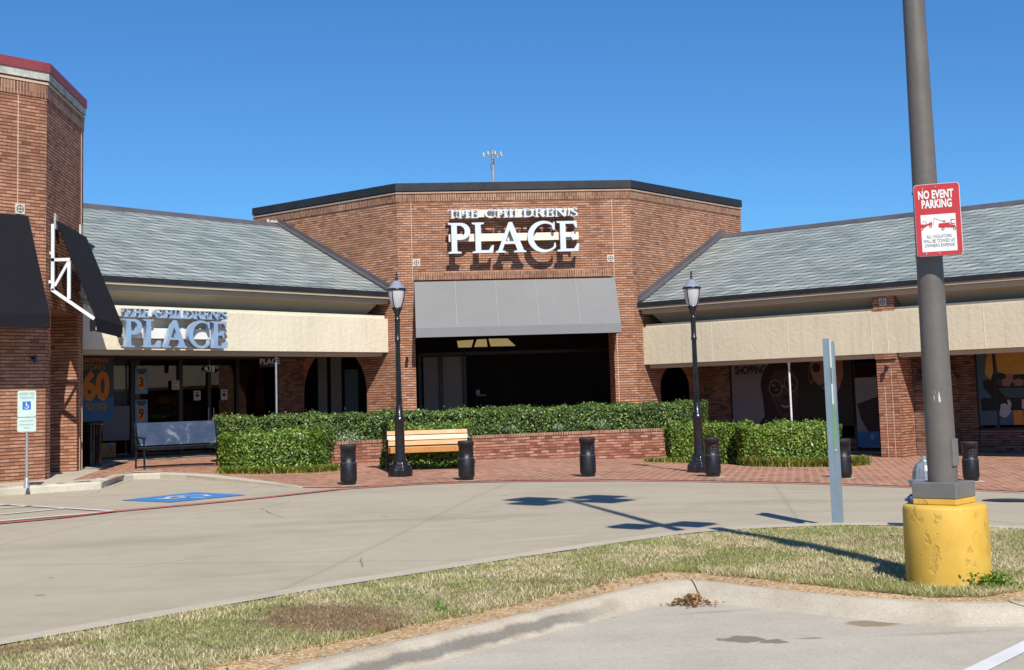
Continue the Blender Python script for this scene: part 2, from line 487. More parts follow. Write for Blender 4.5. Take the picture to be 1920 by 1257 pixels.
# ------------------------------------------------------------------ serif glyphs for the shop signs
def arc(cx, cy, rx, ry, a0, a1, n=14):
    return [(cx + rx * math.cos(math.radians(a0 + (a1 - a0) * i / n)), cy + ry * math.sin(math.radians(a0 + (a1 - a0) * i / n))) for i in range(n + 1)]
GLY = {
 'T': (.76, [[(0, .76), (.03, 1), (.73, 1), (.76, .76), (.71, .76), (.65, .92), (.46, .92), (.46, .07), (.57, .045), (.57, 0), (.19, 0), (.19, .045), (.30, .07), (.30, .92), (.11, .92), (.05, .76)]]),
 'H': (.92, [[(0, 0), (0, .045), (.1, .07), (.1, .93), (0, .955), (0, 1), (.37, 1), (.37, .955), (.27, .93), (.27, .56), (.65, .56), (.65, .93), (.55, .955), (.55, 1), (.92, 1), (.92, .955), (.82, .93), (.82, .07), (.92, .045), (.92, 0), (.55, 0), (.55, .045), (.65, .07), (.65, .47), (.27, .47), (.27, .07), (.37, .045), (.37, 0)]]),
 'I': (.37, [[(0, 0), (0, .045), (.1, .07), (.1, .93), (0, .955), (0, 1), (.37, 1), (.37, .955), (.27, .93), (.27, .07), (.37, .045), (.37, 0)]]),
 'L': (.66, [[(0, 0), (0, .045), (.1, .07), (.1, .93), (0, .955), (0, 1), (.37, 1), (.37, .955), (.27, .93), (.27, .09), (.5, .09), (.6, .25), (.66, .25), (.63, 0)]]),
 'E': (.68, [[(0, 0), (0, .045), (.1, .07), (.1, .93), (0, .955), (0, 1), (.62, 1), (.63, .78), (.58, .78), (.52, .91), (.27, .91), (.27, .56), (.44, .56), (.48, .65), (.53, .65), (.53, .37), (.48, .37), (.44, .47), (.27, .47), (.27, .09), (.52, .09), (.62, .25), (.68, .25), (.65, 0)]]),
 'P': (.68, [[(0, 0), (0, .045), (.1, .07), (.1, .93), (0, .955), (0, 1)] + arc(.38, .72, .30, .28, 90, -90) + [(.27, .44), (.27, .07), (.4, .045), (.4, 0)], [(.27, .53)] + arc(.33, .72, .18, .19, -90, 90) + [(.27, .91)]]),
 'R': (.82, [[(0, 0), (0, .045), (.1, .07), (.1, .93), (0, .955), (0, 1)] + arc(.38, .74, .29, .26, 90, -62) + [(.74, .05), (.82, .04), (.82, 0), (.61, 0), (.37, .46), (.27, .46), (.27, .07), (.38, .045), (.38, 0)], [(.27, .55)] + arc(.33, .735, .17, .18, -90, 90) + [(.27, .915)]]),
 'D': (.88, [[(0, 0), (0, .045), (.1, .07), (.1, .93), (0, .955), (0, 1)] + arc(.38, .5, .5, .5, 90, -90, 20), [(.27, .09)] + arc(.34, .5, .36, .41, -90, 90, 20) + [(.27, .91)]]),
 'A': (.94, [[(0, 0), (0, .045), (.08, .07), (.42, 1), (.53, 1), (.87, .07), (.94, .045), (.94, 0), (.56, 0), (.56, .045), (.67, .07), (.6, .28), (.28, .28), (.21, .07), (.31, .045), (.31, 0)], [(.315, .37), (.565, .37), (.44, .74)]]),
 'C': (.86, [arc(.5, .5, .5, .52, 52, 318, 30) + [(.86, .30), (.83, .30)] + arc(.55, .5, .32, .42, 322, 46, 26)[0:0] + list(reversed(arc(.56, .5, .38, .43, 60, 310, 26))) + [(.79, .72), (.85, .72), (.85, .98), (.80, .98)]]),
 'N': (.96, [[(0, 0), (0, .045), (.1, .07), (.1, .93), (0, .955), (0, 1), (.27, 1), (.76, .32), (.76, .93), (.64, .955), (.64, 1), (.96, 1), (.96, .955), (.86, .93), (.86, 0), (.76, 0), (.20, .77), (.20, .07), (.32, .045), (.32, 0)]]),
 "'": (.2, [[(.04, 1), (.2, 1), (.14, .68), (.07, .68)]]),
}
def s_outline():
    pts = [(.50, .76), (.44, .86), (.33, .93), (.22, .90), (.17, .80), (.22, .70), (.38, .60), (.52, .48), (.57, .30), (.50, .12), (.34, .02), (.20, .00), (.05, .06), (.05, .00)]
    a = [(.05, .30), (.0, .30), (.02, -.02), (.06, .04), (.24, -.02), (.42, .03), (.56, .14), (.60, .30), (.54, .46), (.38, .58), (.22, .70), (.17, .80), (.22, .90), (.33, .93), (.44, .87), (.50, .74), (.55, .74), (.54, 1.02), (.50, .97), (.32, 1.02), (.14, .96), (.03, .84), (.03, .68), (.12, .55), (.30, .44), (.42, .33), (.45, .22), (.40, .12), (.28, .065), (.17, .09), (.10, .17)]
    return a
GLY['S'] = (.6, [s_outline()])
def glyph_mesh(ch, size, depth):
    cu = bpy.data.curves.new('g', 'CURVE'); cu.dimensions = '2D'; cu.fill_mode = 'BOTH'; cu.extrude = depth / 2
    for lp in GLY[ch][1]:
        sp = cu.splines.new('POLY'); sp.points.add(len(lp) - 1)
        for p, (x, y) in zip(sp.points, lp): p.co = (x * size, y * size, 0, 1)
        sp.use_cyclic_u = True
    o = bpy.data.objects.new('g', cu); COL.objects.link(o)
    dg = C.evaluated_depsgraph_get(); dg.update()
    me = bpy.data.meshes.new_from_object(o.evaluated_get(dg))
    bpy.data.objects.remove(o); bpy.data.curves.remove(cu)
    me.name = 'letter'
    return me
def sign_row(parent, text, org, right, height, width, out, depth, fmat, smat, gap=.07):
    """letters set along `right` from org, faces looking along out"""
    org, right, out = Vector(org), Vector(right).normalized(), Vector(out).normalized()
    tot = 0; sp = []
    for ch in text:
        if ch == ' ': sp.append((ch, tot)); tot += .42; continue
        sp.append((ch, tot)); tot += GLY[ch][0] + gap
    tot -= gap
    k = width / (tot * height)
    up = Vector((0, 0, 1))
    Mx = Matrix(((right.x, up.x, out.x), (right.y, up.y, out.y), (right.z, up.z, out.z)))
    for ch, x in sp:
        if ch == ' ': continue
        me = glyph_mesh(ch, height, depth)
        me.transform(Matrix.Diagonal((k, 1, 1, 1)))
        me.materials.clear(); me.materials.append(fmat); me.materials.append(smat)
        for p in me.polygons: p.material_index = 0 if p.normal.z > .7 else 1
        me.transform(Mx.to_4x4())
        o = bpy.data.objects.new('letter', me); COL.objects.link(o)
        o.location = org + right * (x * height * k) - parent.location
        o.parent = parent

# ================================================================== GROUND
def frange(a, b, st):
    return list(np.arange(a, b + 1e-6, st))
def sheet(name, xs, ys, f, mat, off=0.):
    X, Y = np.meshgrid(xs, ys); Z = f(X, Y) + off
    n, m_ = len(xs), len(ys)
    v = np.stack([X, Y, Z], -1).reshape(-1, 3)
    fs = [(j * n + i, j * n + i + 1, (j + 1) * n + i + 1, (j + 1) * n + i) for j in range(m_ - 1) for i in range(n - 1)]
    me = bpy.data.meshes.new(name); me.from_pydata(v.tolist(), [], fs); me.materials.append(mat)
    me.polygons.foreach_set('use_smooth', [True] * len(fs))
    o = bpy.data.objects.new(name, me); COL.objects.link(o)
    return tag(o, kind='structure')
g = lambda x, y: tuple(G(x, y))[:2]
def mark(px, py, rx, ry, ang, col, amt, soft):
    x, y = g(px, py); return (x, y, rx, ry, ang, col, amt, soft)
M['road'] = concrete('tan_road_concrete', (.38, .325, .24), (.44, .385, .29), (.485, .43, .33), speck=.22, joints=.24,
                     marks=[mark(760, 975, 2.2, .5, 0, (.27, .24, .2), .5, .9), mark(1500, 940, 2.5, .5, .1, (.30, .26, .22), .5, .9), mark(350, 1010, 2.5, .6, .2, (.31, .27, .22), .5, .9), mark(1010, 1010, .75, .05, .35, (.56, .50, .40), .6, .5), mark(615, 1031, .5, .06, .35, (.55, .49, .39), .6, .6), mark(470, 1075, .9, .14, .3, (.30, .26, .2), .35, .9), mark(900, 960, .25, .2, 0, (.22, .19, .15), .4, .8), mark(1180, 935, .3, .25, 0, (.24, .2, .16), .35, .8)])
M['lot'] = concrete('grey_parking_concrete', (.42, .38, .31), (.50, .455, .375), (.56, .515, .43), speck=.45,
                    marks=[mark(1390, 1201, .15, .13, 0, (.17, .14, .095), .8, .25), mark(1450, 1205, .10, .09, 0, (.17, .14, .095), .8, .25), mark(1640, 1170, .25, .14, 0, (.26, .19, .10), .8, .3),
                           mark(1520, 1199, .10, .035, 0, (.2, .17, .13), .7, .5), mark(1330, 1150, .5, .07, .1, (.34, .28, .2), .6, .8), mark(1750, 1190, .6, .06, 0, (.3, .25, .19), .5, .8)])
M['curb'] = concrete('curb_concrete', (.42, .37, .29), (.50, .445, .355), (.56, .505, .41), speck=.4)
M['curb_dark'] = concrete('rubbed_curb_concrete', (.14, .135, .13), (.25, .24, .225), (.42, .385, .33), speck=.45)
M['curb_old'] = concrete('weathered_curb_concrete', (.30, .27, .2), (.52, .48, .38), (.62, .58, .48), speck=.5)
M['walk'] = concrete('sidewalk_concrete', (.42, .36, .28), (.5, .44, .35), (.55, .49, .40), speck=.2)
sheet('road', [-150, -80, -40] + frange(-26, 30, .5) + [40, 60, 100, 150], [-30, -10] + frange(0, 50, .5) + [60, 80, 120, 250], h, M['road'])

def interp_path(pts, step=.3):
    P = [Vector(p) for p in pts]; out = [P[0]]
    for a, b in zip(P, P[1:]):
        n = max(1, int((b - a).length / step))
        out += [a.lerp(b, (i + 1) / n) for i in range(n)]
    return out
def smooth_path(pts, it=3):
    P = [Vector(p) for p in pts]
    for _ in range(it):
        Q = [P[0]]
        for a, b in zip(P, P[1:]): Q += [a.lerp(b, .25), a.lerp(b, .75)]
        P = Q + [P[-1]]
    return P

# brick plaza ---------------------------------------------------------
edge_px = [(-700, 1010), (-150, 937), (0, 929), (120, 921), (195, 915), (215, 905), (240, 899), (300, 897), (400, 903), (480, 908), (560, 915), (640, 915), (700, 913), (790, 907), (870, 904), (960, 902), (1100, 901), (1280, 902), (1400, 904), (1500, 906), (1600, 909), (1700, 913), (1830, 919), (1920, 923), (2300, 938)]
edge = interp_path([G(*p) for p in edge_px[:-1]] + [Vector((x, y, 0)) for x, y in ((11.6, 20.3), (13., 19.2), (18., 17.5), (40., 15.))], .4)
m = MB(); rows = []
YB = 47.
for P in edge:
    r = []
    for i in range(31):
        t = (i / 30) ** 1.1; y = P.y + (YB - P.y) * t
        r.append((P.x, y, float(hp(P.x, y)) + .012))
    rows.append(r)
for a, b in zip(rows, rows[1:]):
    for i in range(30): m.quad(a[i], b[i], b[i + 1], a[i + 1])
struct(m, 'brick_plaza', M['paver'])

# red fire lane line
red_px = [(-500, 1032), (-100, 993), (0, 983), (110, 973), (213, 961), (400, 944), (520, 932), (640, 918.5), (700, 914.5), (790, 909), (870, 906), (960, 904), (1100, 903), (1280, 904), (1400, 906), (1500, 908), (1600, 911), (1700, 915), (1830, 921), (1920, 925)]
def ribbon(mb, pts, wd, off, f=h, mi=0):
    P = interp_path(pts, .25)
    L = []
    for i, p in enumerate(P):
        a, b = P[max(0, i - 1)], P[min(len(P) - 1, i + 1)]
        d = (b - a); d.z = 0; d.normalize(); n = Vector((-d.y, d.x, 0)) * wd / 2
        q = []
        for s in (1, -1):
            v = p + n * s; q.append((v.x, v.y, float(f(v.x, v.y)) + off))
        L.append(q)
    for a, b in zip(L, L[1:]): mb.quad(a[1], b[1], b[0], a[0], mi)
def worn(name, col, under, lo=.33, hi=.42, s=14):
    m, nt, b = new_mat(name); p = POS(nt)
    n = NOISE(nt, p, s, 6, .75)
    nt.links.new(MIX(nt, RAMP(nt, n, [(lo, 0.), (hi, 1.)]), under, MIX(nt, NOISE(nt, p, 3, 4), tuple(c * .8 for c in col), tuple(min(1, c * 1.15) for c in col))), b.inputs['Base Color'])
    b.inputs['Roughness'].default_value = .8
    return m
M['red_line'] = worn('red_road_paint', (.50, .075, .065), (.44, .33, .27), .28, .36)
M['white_line'] = worn('white_road_paint_worn', (.68, .66, .62), (.40, .35, .3), .30, .38)
M['blue_line'] = worn('blue_road_paint', (.05, .22, .52), (.40, .33, .27), .28, .36)
m = MB(); ribbon(m, [G(*p) for p in red_px], .15, .018); struct(m, 'red_fire_lane_line', M['red_line'])
m = MB()
for a, b, wd in [((-60, 944), (213, 960), .11), ((-60, 972), (120, 955), .1), ((-60, 960), (60, 950), .1), ((-60, 984), (213, 960), .11), ((-60, 952), (20, 948), .08)]:
    ribbon(m, [G(*a), G(*b)], wd, .014)
struct(m, 'white_hatched_marking', M['white_line'])
m = MB(); c4 = [G(226, 939), G(318, 943), G(462, 929), G(365, 924)]
m.poly([(p.x, p.y, p.z + .008) for p in c4]); struct(m, 'blue_parking_square', M['blue_line'])
m = MB()
def q2(u, v):
    a = c4[0].lerp(c4[1], u); b = c4[3].lerp(c4[2], u); p = a.lerp(b, v); return p
for pts in ([(.35, .25), (.62, .3), (.6, .5), (.85, .55)], [(.45, .3), (.3, .45), (.3, .65), (.5, .78), (.72, .7)], [(.62, .48), (.40, .5)]):
    ribbon(m, [q2(*p) for p in pts], .09, .013)
struct(m, 'painted_wheelchair_symbol', M['white_line'])

# left curb along the sidewalk
def sweep(mb, pts, prof, mi=0, f=None, step=.3, wob=0, kfun=None):
    P = interp_path(pts, step); L = []
    r = random.Random(3)
    for i, p in enumerate(P):
        a, b = P[max(0, i - 1)], P[min(len(P) - 1, i + 1)]
        d = (b - a); d.z = 0; d.normalize(); n = Vector((-d.y, d.x, 0))
        k = kfun(i / (len(P) - 1)) if kfun else 1
        L.append([p + n * (o + r.uniform(-wob, wob)) + Vector((0, 0, z * k + (r.uniform(-wob, wob) if z > 0 else 0))) for o, z in prof])
    for a, b in zip(L, L[1:]):
        for i in range(len(prof) - 1): mb.add([a[i], a[i + 1], b[i + 1], b[i]], [(3, 2, 1, 0)], mi, True)
    for Q, rev in ((L[0], 0), (L[-1], 1)): mb.poly(Q if rev else Q[::-1], mi)
cprof = [(0, -.05), (0.005, .09), (.03, .118), (.15, .125), (.15, -.05)]
m = MB(); sweep(m, [G(*p) for p in [(-700, 1010), (-150, 937), (0, 930), (120, 922), (190, 917), (206, 910)]], [(o * 1.5, z * 1.15) for o, z in cprof], wob=.012, step=.12)
struct(m, 'weathered_curb', M['curb_old'])
m = MB(); sweep(m, [G(*p) for p in [(203, 911), (222, 903), (250, 899.5), (300, 898), (350, 900), (400, 903), (480, 908.5), (560, 915.5)]], cprof, kfun=lambda t: 1 if t < .5 else 1 - .88 * (t - .5) / .5)
struct(m, 'sidewalk_curb', M['curb'])
# concrete walk in front of the left building and the shops
m = MB()
pts_f = interp_path([G(*p) for p in [(-700, 1005), (-150, 934), (0, 926), (120, 918), (195, 912), (205, 904), (250, 897), (300, 895.5)]], .4)
for a, b in zip(pts_f, pts_f[1:]):
    r = []
    for P in (a, b):
        r.append([(P.x + (.0), P.y + .05 + 9. * t, float(hp(P.x, P.y + .05 + 9. * t)) + .022) for t in np.linspace(0, 1 if P.x < -6.2 else max(.04, (G(390, 884).y - P.y) / 60.), 14)])
    for i in range(13): m.quad(r[0][i], r[1][i], r[1][i + 1], r[0][i + 1])
struct(m, 'sidewalk', M['walk'])

# ================================================================== WING FRAMES
class Fr:
    def __init__(s, o, u, n): s.o = Vector((*o, 0)); s.u = Vector((*u, 0)); s.n = Vector((*n, 0))
    def __call__(s, u, v, z): return s.o + s.u * u + s.n * v + Vector((0, 0, z))
    def pix(s, px, py, v=0.):
        p = on(px, py, (s.o + s.n * v)[:2], s.u[:2]); d = p - s.o
        return d.dot(s.u), p.z
FL = Fr((.02, 38.61), (-S2, -S2), (-S2, S2))
FR = Fr((7.38, 38.58), (S2, -S2), (S2, S2))
CLN = Vector((.35, 38.3, 0)); CRN = Vector((7.1, 38.3, 0))
VL, VR = 3.6, 3.2

for F, V, n_, u1 in ((FL, VL, 'shop_front_pavement', 13.), (FR, VR, 'arcade_pavement', 22.)):
    m = MB()
    us = np.linspace(-.4, u1, 40); va = 1.7 if F is FL else 1.75
    vs = np.linspace(va, V + .1, 8)
    for a, b in zip(us, us[1:]):
        for c, d in zip(vs, vs[1:]):
            q = [F(a, c, 0), F(b, c, 0), F(b, d, 0), F(a, d, 0)]
            q = [(p.x, p.y, float(hp(p.x, p.y)) + .026) for p in q]
            if F is FL: q = q[::-1]
            m.quad(*q)
    struct(m, n_, M['walk'])

# ================================================================== MAIN BRICK BUILDING
ZT = 7.52
def wall_quad(mb, p, d, s0, s1, z0, z1, n, mi=0):
    """upright quad on line p + d*s facing n"""
    a, b = p + d * s0, p + d * s1
    q = [Vector((a.x, a.y, z0)), Vector((b.x, b.y, z0)), Vector((b.x, b.y, z1)), Vector((a.x, a.y, z1))]
    nn = (q[1] - q[0]).cross(q[3] - q[0])
    if nn.dot(n) < 0: q = [q[1], q[0], q[3], q[2]]
    mb.quad(*q, mi)
def arch_pts(s0, s1, zs, rise, n=12):
    c = (s0 + s1) / 2; r = (s1 - s0) / 2
    return [(c - r * math.cos(math.pi * i / n), zs + rise * math.sin(math.pi * i / n)) for i in range(n + 1)]
def arch_wall(mb, p, d, s0, s1, zs, rise, ztop, n, z0=-1., thick=.35, side=None, ring=True):
    """wall above an arch + reveal"""
    A = arch_pts(s0, s1, zs, rise)
    for (a, za), (b, zb) in zip(A, A[1:]):
        q = [p + d * a, p + d * b]
        pts = [Vector((q[0].x, q[0].y, za)), Vector((q[1].x, q[1].y, zb)), Vector((q[1].x, q[1].y, ztop)), Vector((q[0].x, q[0].y, ztop))]
        if (pts[1] - pts[0]).cross(pts[3] - pts[0]).dot(n) < 0: pts = [pts[1], pts[0], pts[3], pts[2]]
        mb.quad(*pts)
        bk = -n * thick
        mb.quad(Vector((q[0].x, q[0].y, za)), Vector((q[1].x, q[1].y, zb)), Vector((q[1].x, q[1].y, zb)) + bk, Vector((q[0].x, q[0].y, za)) + bk)
    for s in (s0, s1):
        a = p + d * s
        mb.quad(Vector((a.x, a.y, z0)), Vector((a.x, a.y, zs)), Vector((a.x, a.y, zs)) - n * thick, Vector((a.x, a.y, z0)) - n * thick)
DX = Vector((1, 0, 0)); DL = Vector((-S2, S2, 0)); DR = Vector((S2, S2, 0))
NF = Vector((0, -1, 0)); NL = Vector((-S2, -S2, 0)); NR = Vector((S2, -S2, 0))
bld = thing('entrance_building', 'tall brick entrance building with angled corners and a black roof coping, at the centre', 'building', (3.7, 41, 0))
BL = Vector((3.7, 41, 0))
def part(mb, name, mats, root, loc, **k):
    o = mb.build(name, mats, **k)
    o.parent = root; o.matrix_parent_inverse = Matrix.Translation(-Vector(loc)); return o
m = MB()
OX0, OX1, OZ = .79 - .35, 6.47 - .35, 4.96       # opening along the front wall, measured from CLN
Wd = 6.75
wall_quad(m, CLN, DX, 0, OX0, -1, ZT, NF); wall_quad(m, CLN, DX, OX0, OX1, OZ, ZT, NF); wall_quad(m, CLN, DX, OX1, Wd, -1, ZT, NF)
# recessed jambs
for s, sgn in ((OX0, 1), (OX1, -1)):
    a = CLN + DX * s
    m.quad((a.x, a.y, -1), (a.x, a.y + .9, -1), (a.x, a.y + .9, OZ), (a.x, a.y, OZ))
m.quad((CLN.x + OX0, 38.3, OZ), (CLN.x + OX1, 38.3, OZ), (CLN.x + OX1, 39.2, OZ), (CLN.x + OX0, 39.2, OZ))
for P, D, N, s0, s1, zs, rise in ((CLN, DL, NL, 1.36, 4.45, 1.9, 1.4), (CRN, DR, NR, 1.2, 3.3, 1.75, .72)):
    wall_quad(m, P, D, 0, s0, -1, ZT, N)
    arch_wall(m, P, D, s0, s1, zs, rise, ZT, N)
    wall_quad(m, P, D, s1, 6.3, -1, ZT, N)
# sides and back
e1 = CLN + DL * 6.3; e2 = CRN + DR * 6.3
m.quad((e1.x, e1.y, -1), (e1.x, e1.y + 7, -1), (e1.x, e1.y + 7, ZT), (e1.x, e1.y, ZT))
m.quad((e2.x, e2.y, -1), (e2.x, e2.y + 7, -1), (e2.x, e2.y + 7, ZT), (e2.x, e2.y, ZT))
m.quad((e1.x, e1.y + 7, -1), (e2.x, e1.y + 7, -1), (e2.x, e1.y + 7, ZT), (e1.x, e1.y + 7, ZT))
part(m, 'wall', M['brick'], bld, BL)
m = MB(); m.poly([(CLN.x, 38.3, ZT - .05), (CRN.x, 38.3, ZT - .05), (e2.x, e2.y, ZT - .05), (e2.x, e2.y + 7, ZT - .05), (e1.x, e1.y + 7, ZT - .05), (e1.x, e1.y, ZT - .05)])
part(m, 'roof', M['cap_metal'], bld, BL)
def band(mb, path, z0, z1, out, depth=.15, mi=0):
    """closed strip following path (list of 2-D points), offset outwards"""
    P = [Vector((x, y, 0)) for x, y in path]
    def off(o):
        R = []
        for i, p in enumerate(P):
            ns = []
            for a, b in ((i - 1, i), (i, i + 1)):
                if a < 0 or b >= len(P): continue
                d = (P[b] - P[a]).normalized(); ns.append(Vector((d.y, -d.x, 0)))
            n = sum(ns, Vector()).normalized(); k = 1 / max(.3, n.dot(ns[0]))
            R.append(p + n * o * k)
        return R
    A, B = off(out), off(out - depth)
    for i in range(len(P) - 1):
        a, b, c, d = A[i], A[i + 1], B[i + 1], B[i]
        z = lambda p, zz: (p.x, p.y, zz)
        mb.quad(z(a, z0), z(b, z0), z(b, z1), z(a, z1), mi)
        mb.quad(z(a, z1), z(b, z1), z(c, z1), z(d, z1), mi)
        mb.quad(z(d, z0), z(c, z0), z(b, z0), z(a, z0), mi)
    for i in (0, len(P) - 1):
        a, b = A[i], B[i]
        q = [z(a, z0), z(b, z0), z(b, z1), z(a, z1)]
        mb.quad(*(q if i == 0 else q[::-1]), mi)
front = [(e1.x, e1.y), (CLN.x, CLN.y), (CRN.x, CRN.y), (e2.x, e2.y)]
m = MB(); band(m, front, 7.235, 7.455, .022); part(m, 'soldier_course', M['soldier'], bld, BL)
m = MB(); band(m, front, 7.455, 7.50, .05); part(m, 'cornice_strip', plain('tan_mortar_strip', (.42, .29, .21), .9), bld, BL)
m = MB(); band(m, front, 7.53, 7.76, .07, .3); part(m, 'coping', M['black_metal'], bld, BL)
m = MB(); m.box((CLN.x + OX0, 38.277, 4.975), (OX1 - OX0, 0, 0), (0, .1, 0), (0, 0, .2)); part(m, 'lintel', M['soldier'], bld, BL)
for x_, z_, l_ in ((.745, 4.96, 2.27), (6.545, 4.96, 2.27), (6.56, 0, 4.8)):
    m = MB(); m.box((x_, 38.292, z_), (.016, 0, 0), (0, .02, 0), (0, 0, l_)); part(m, 'control_joint', M['joint'], bld, BL)
def medallion(mb, c, right, size=.2):
    c, right = Vector(c), Vector(right).normalized(); out = right.cross(Vector((0, 0, 1)))
    up = Vector((0, 0, 1))
    mb.box(c - right * size / 2 - up * size / 2 - out * .05, right * size, out * .065, up * size, 0)
    o = c + out * .018
    r0, r1 = size * .3, size * .40
    for k in range(24):
        a, b = [2 * math.pi * (k + j) / 24 for j in (0, 1)]
        mb.quad(*[o + right * math.cos(t) * r + up * math.sin(t) * r for t, r in ((a, r0), (a, r1), (b, r1), (b, r0))], 1)
    for sx, sz in ((.58, .09), (.09, .58)):
        o2 = c + out * .021
        mb.quad(o2 - right * size * sx / 2 - up * size * sz / 2, o2 + right * size * sx / 2 - up * size * sz / 2, o2 + right * size * sx / 2 + up * size * sz / 2, o2 - right * size * sx / 2 + up * size * sz / 2, 1)
for px in (781, 1145):
    m = MB(); p = on(px, 493 if px < 900 else 485, CLN[:2], (1, 0)); medallion(m, p, (1, 0, 0)); part(m, 'medallion', [M['medal'], M['txt_grey']], bld, BL)
# interior of the entrance
m = MB()
x0, x1, y0, y1 = -3.8, 11.3, 38.62, 44.6
m.quad((x0, y1, -1), (x1, y1, -1), (x1, y1, 5), (x0, y1, 5)); m.quad((x0, 42.55, -1), (x0, y1, -1), (x0, y1, 5), (x0, 42.55, 5)); m.quad((x1, y1, -1), (x1, 42.55, -1), (x1, 42.55, 5), (x1, y1, 5))
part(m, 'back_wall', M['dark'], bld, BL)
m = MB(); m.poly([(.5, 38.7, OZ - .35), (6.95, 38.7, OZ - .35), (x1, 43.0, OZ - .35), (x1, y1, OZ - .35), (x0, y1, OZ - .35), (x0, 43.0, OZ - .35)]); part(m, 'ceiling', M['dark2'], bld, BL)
m = MB()
for (xa, xb) in ((793, 822), (829, 866)):
    a, b = at(xa, 655, 42.5), at(xb, 655, 42.5); m.quad((a.x, 42.5, 0), (b.x, 42.5, 0), (b.x, 42.5, 2.92), (a.x, 42.5, 2.92))
part(m, 'grey_panel', M['panel_grey'], bld, BL)
m = MB(); a, b = at(786, 655, 42.45), at(870, 655, 42.45)
for x in (a.x, at(825.5, 655, 42.45).x, b.x): m.box((x - .05, 42.40, 0), (.1, 0, 0), (0, .06, 0), (0, 0, 3.0))
m.box((a.x, 42.40, 2.95), (7.5, 0, 0), (0, .06, 0), (0, 0, .1))
part(m, 'window_frame', M['frame'], bld, BL)
for xa, xb in ((596, 613), (620, 640)):
    m = MB(); a, b = at(xa, 700, 42.3), at(xb, 700, 42.3); m.quad((a.x, 42.3, 0), (b.x, 42.3, 0), (b.x, 42.3, 3.0), (a.x, 42.3, 3.0)); part(m, 'grey_panel', M['panel_grey'], bld, BL)
m = MB(); a, b = at(646, 700, 42.3), at(671, 700, 42.3); m.quad((a.x, 42.3, .4), (b.x, 42.3, .4), (b.x, 42.3, 2.6), (a.x, 42.3, 2.6)); part(m, 'teal_panel', M['teal_print'], bld, BL)
# skylight over the lobby, daylight comes down it
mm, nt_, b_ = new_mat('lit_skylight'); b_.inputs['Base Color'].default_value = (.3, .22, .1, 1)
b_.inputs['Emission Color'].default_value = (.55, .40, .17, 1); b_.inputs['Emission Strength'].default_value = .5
m = MB()
for quad in (((857, 639.5), (888, 637.5), (884, 651.5), (859, 652)), ((894, 637), (912, 636), (914, 650.5), (889, 651)), ((916, 635.5), (952, 635), (967, 649), (920, 650))):
    q = []
    for px, py in quad:
        v = ray(px, py); zz = 3.35 if py > 645 else 3.62
        q.append(at(px, py, 43.4 if py > 645 else 43.5))
    m.quad(*q)
part(m, 'skylight', mm, bld, BL)
m = MB(); p = at(898, 735, 42.3)
m.box(p - Vector((.09, 0, .08)), (.12, 0, 0), (0, .004, 0), (0, 0, .14)); m.quad(*[at(x, y, 42.29) for x, y in ((894, 741), (911, 740), (911, 742), (894, 743))])
part(m, 'door_sticker', M['grey_print'], bld, BL)

# grey awning
aw = thing('awning', 'wide grey fabric awning over the dark central entrance, below the white letters', 'awning', (3.6, 38.3, 4.9))
AL = Vector((3.6, 38.3, 4.9))
x0, x1 = .80, 6.56; yo = 37.5; zt, zb, zv = 4.925, 3.57, 3.31
m = MB(); n_ = 5
for i in range(n_):
    a = x0 + (x1 - x0) * i / n_; b = x0 + (x1 - x0) * (i + 1) / n_
    m.quad((a, yo, zb), (b, yo, zb), (b, 38.27, zt), (a, 38.27, zt))
m.poly([(x0, 38.27, zt), (x0, 38.27, zb - .02), (x0, yo, zb)]); m.poly([(x1, yo, zb), (x1, 38.27, zb - .02), (x1, 38.27, zt)])
part(m, 'canopy', M['awn_grey'], aw, AL)
m = MB(); m.box((x0, yo, zv), (x1 - x0, 0, 0), (0, .02, 0), (0, 0, zb - zv)); m.box((x0, yo + .02, zv), (.02, 0, 0), (0, .74, 0), (0, 0, zb - zv - .03)); m.box((x1 - .02, yo + .02, zv), (.02, 0, 0), (0, .74, 0), (0, 0, zb - zv - .03))
part(m, 'valance', M['awn_grey2'], aw, AL)
M['seam'] = plain('light_grey_seam', (.30, .30, .31), .8)
for i in range(1, n_):
    a = x0 + (x1 - x0) * i / n_
    m = MB(); m.bar((a, yo - .004, zb), (a, 38.262, zt + .004), .018, .006, (0, 0, 1)); part(m, 'seam', M['seam'], aw, AL)

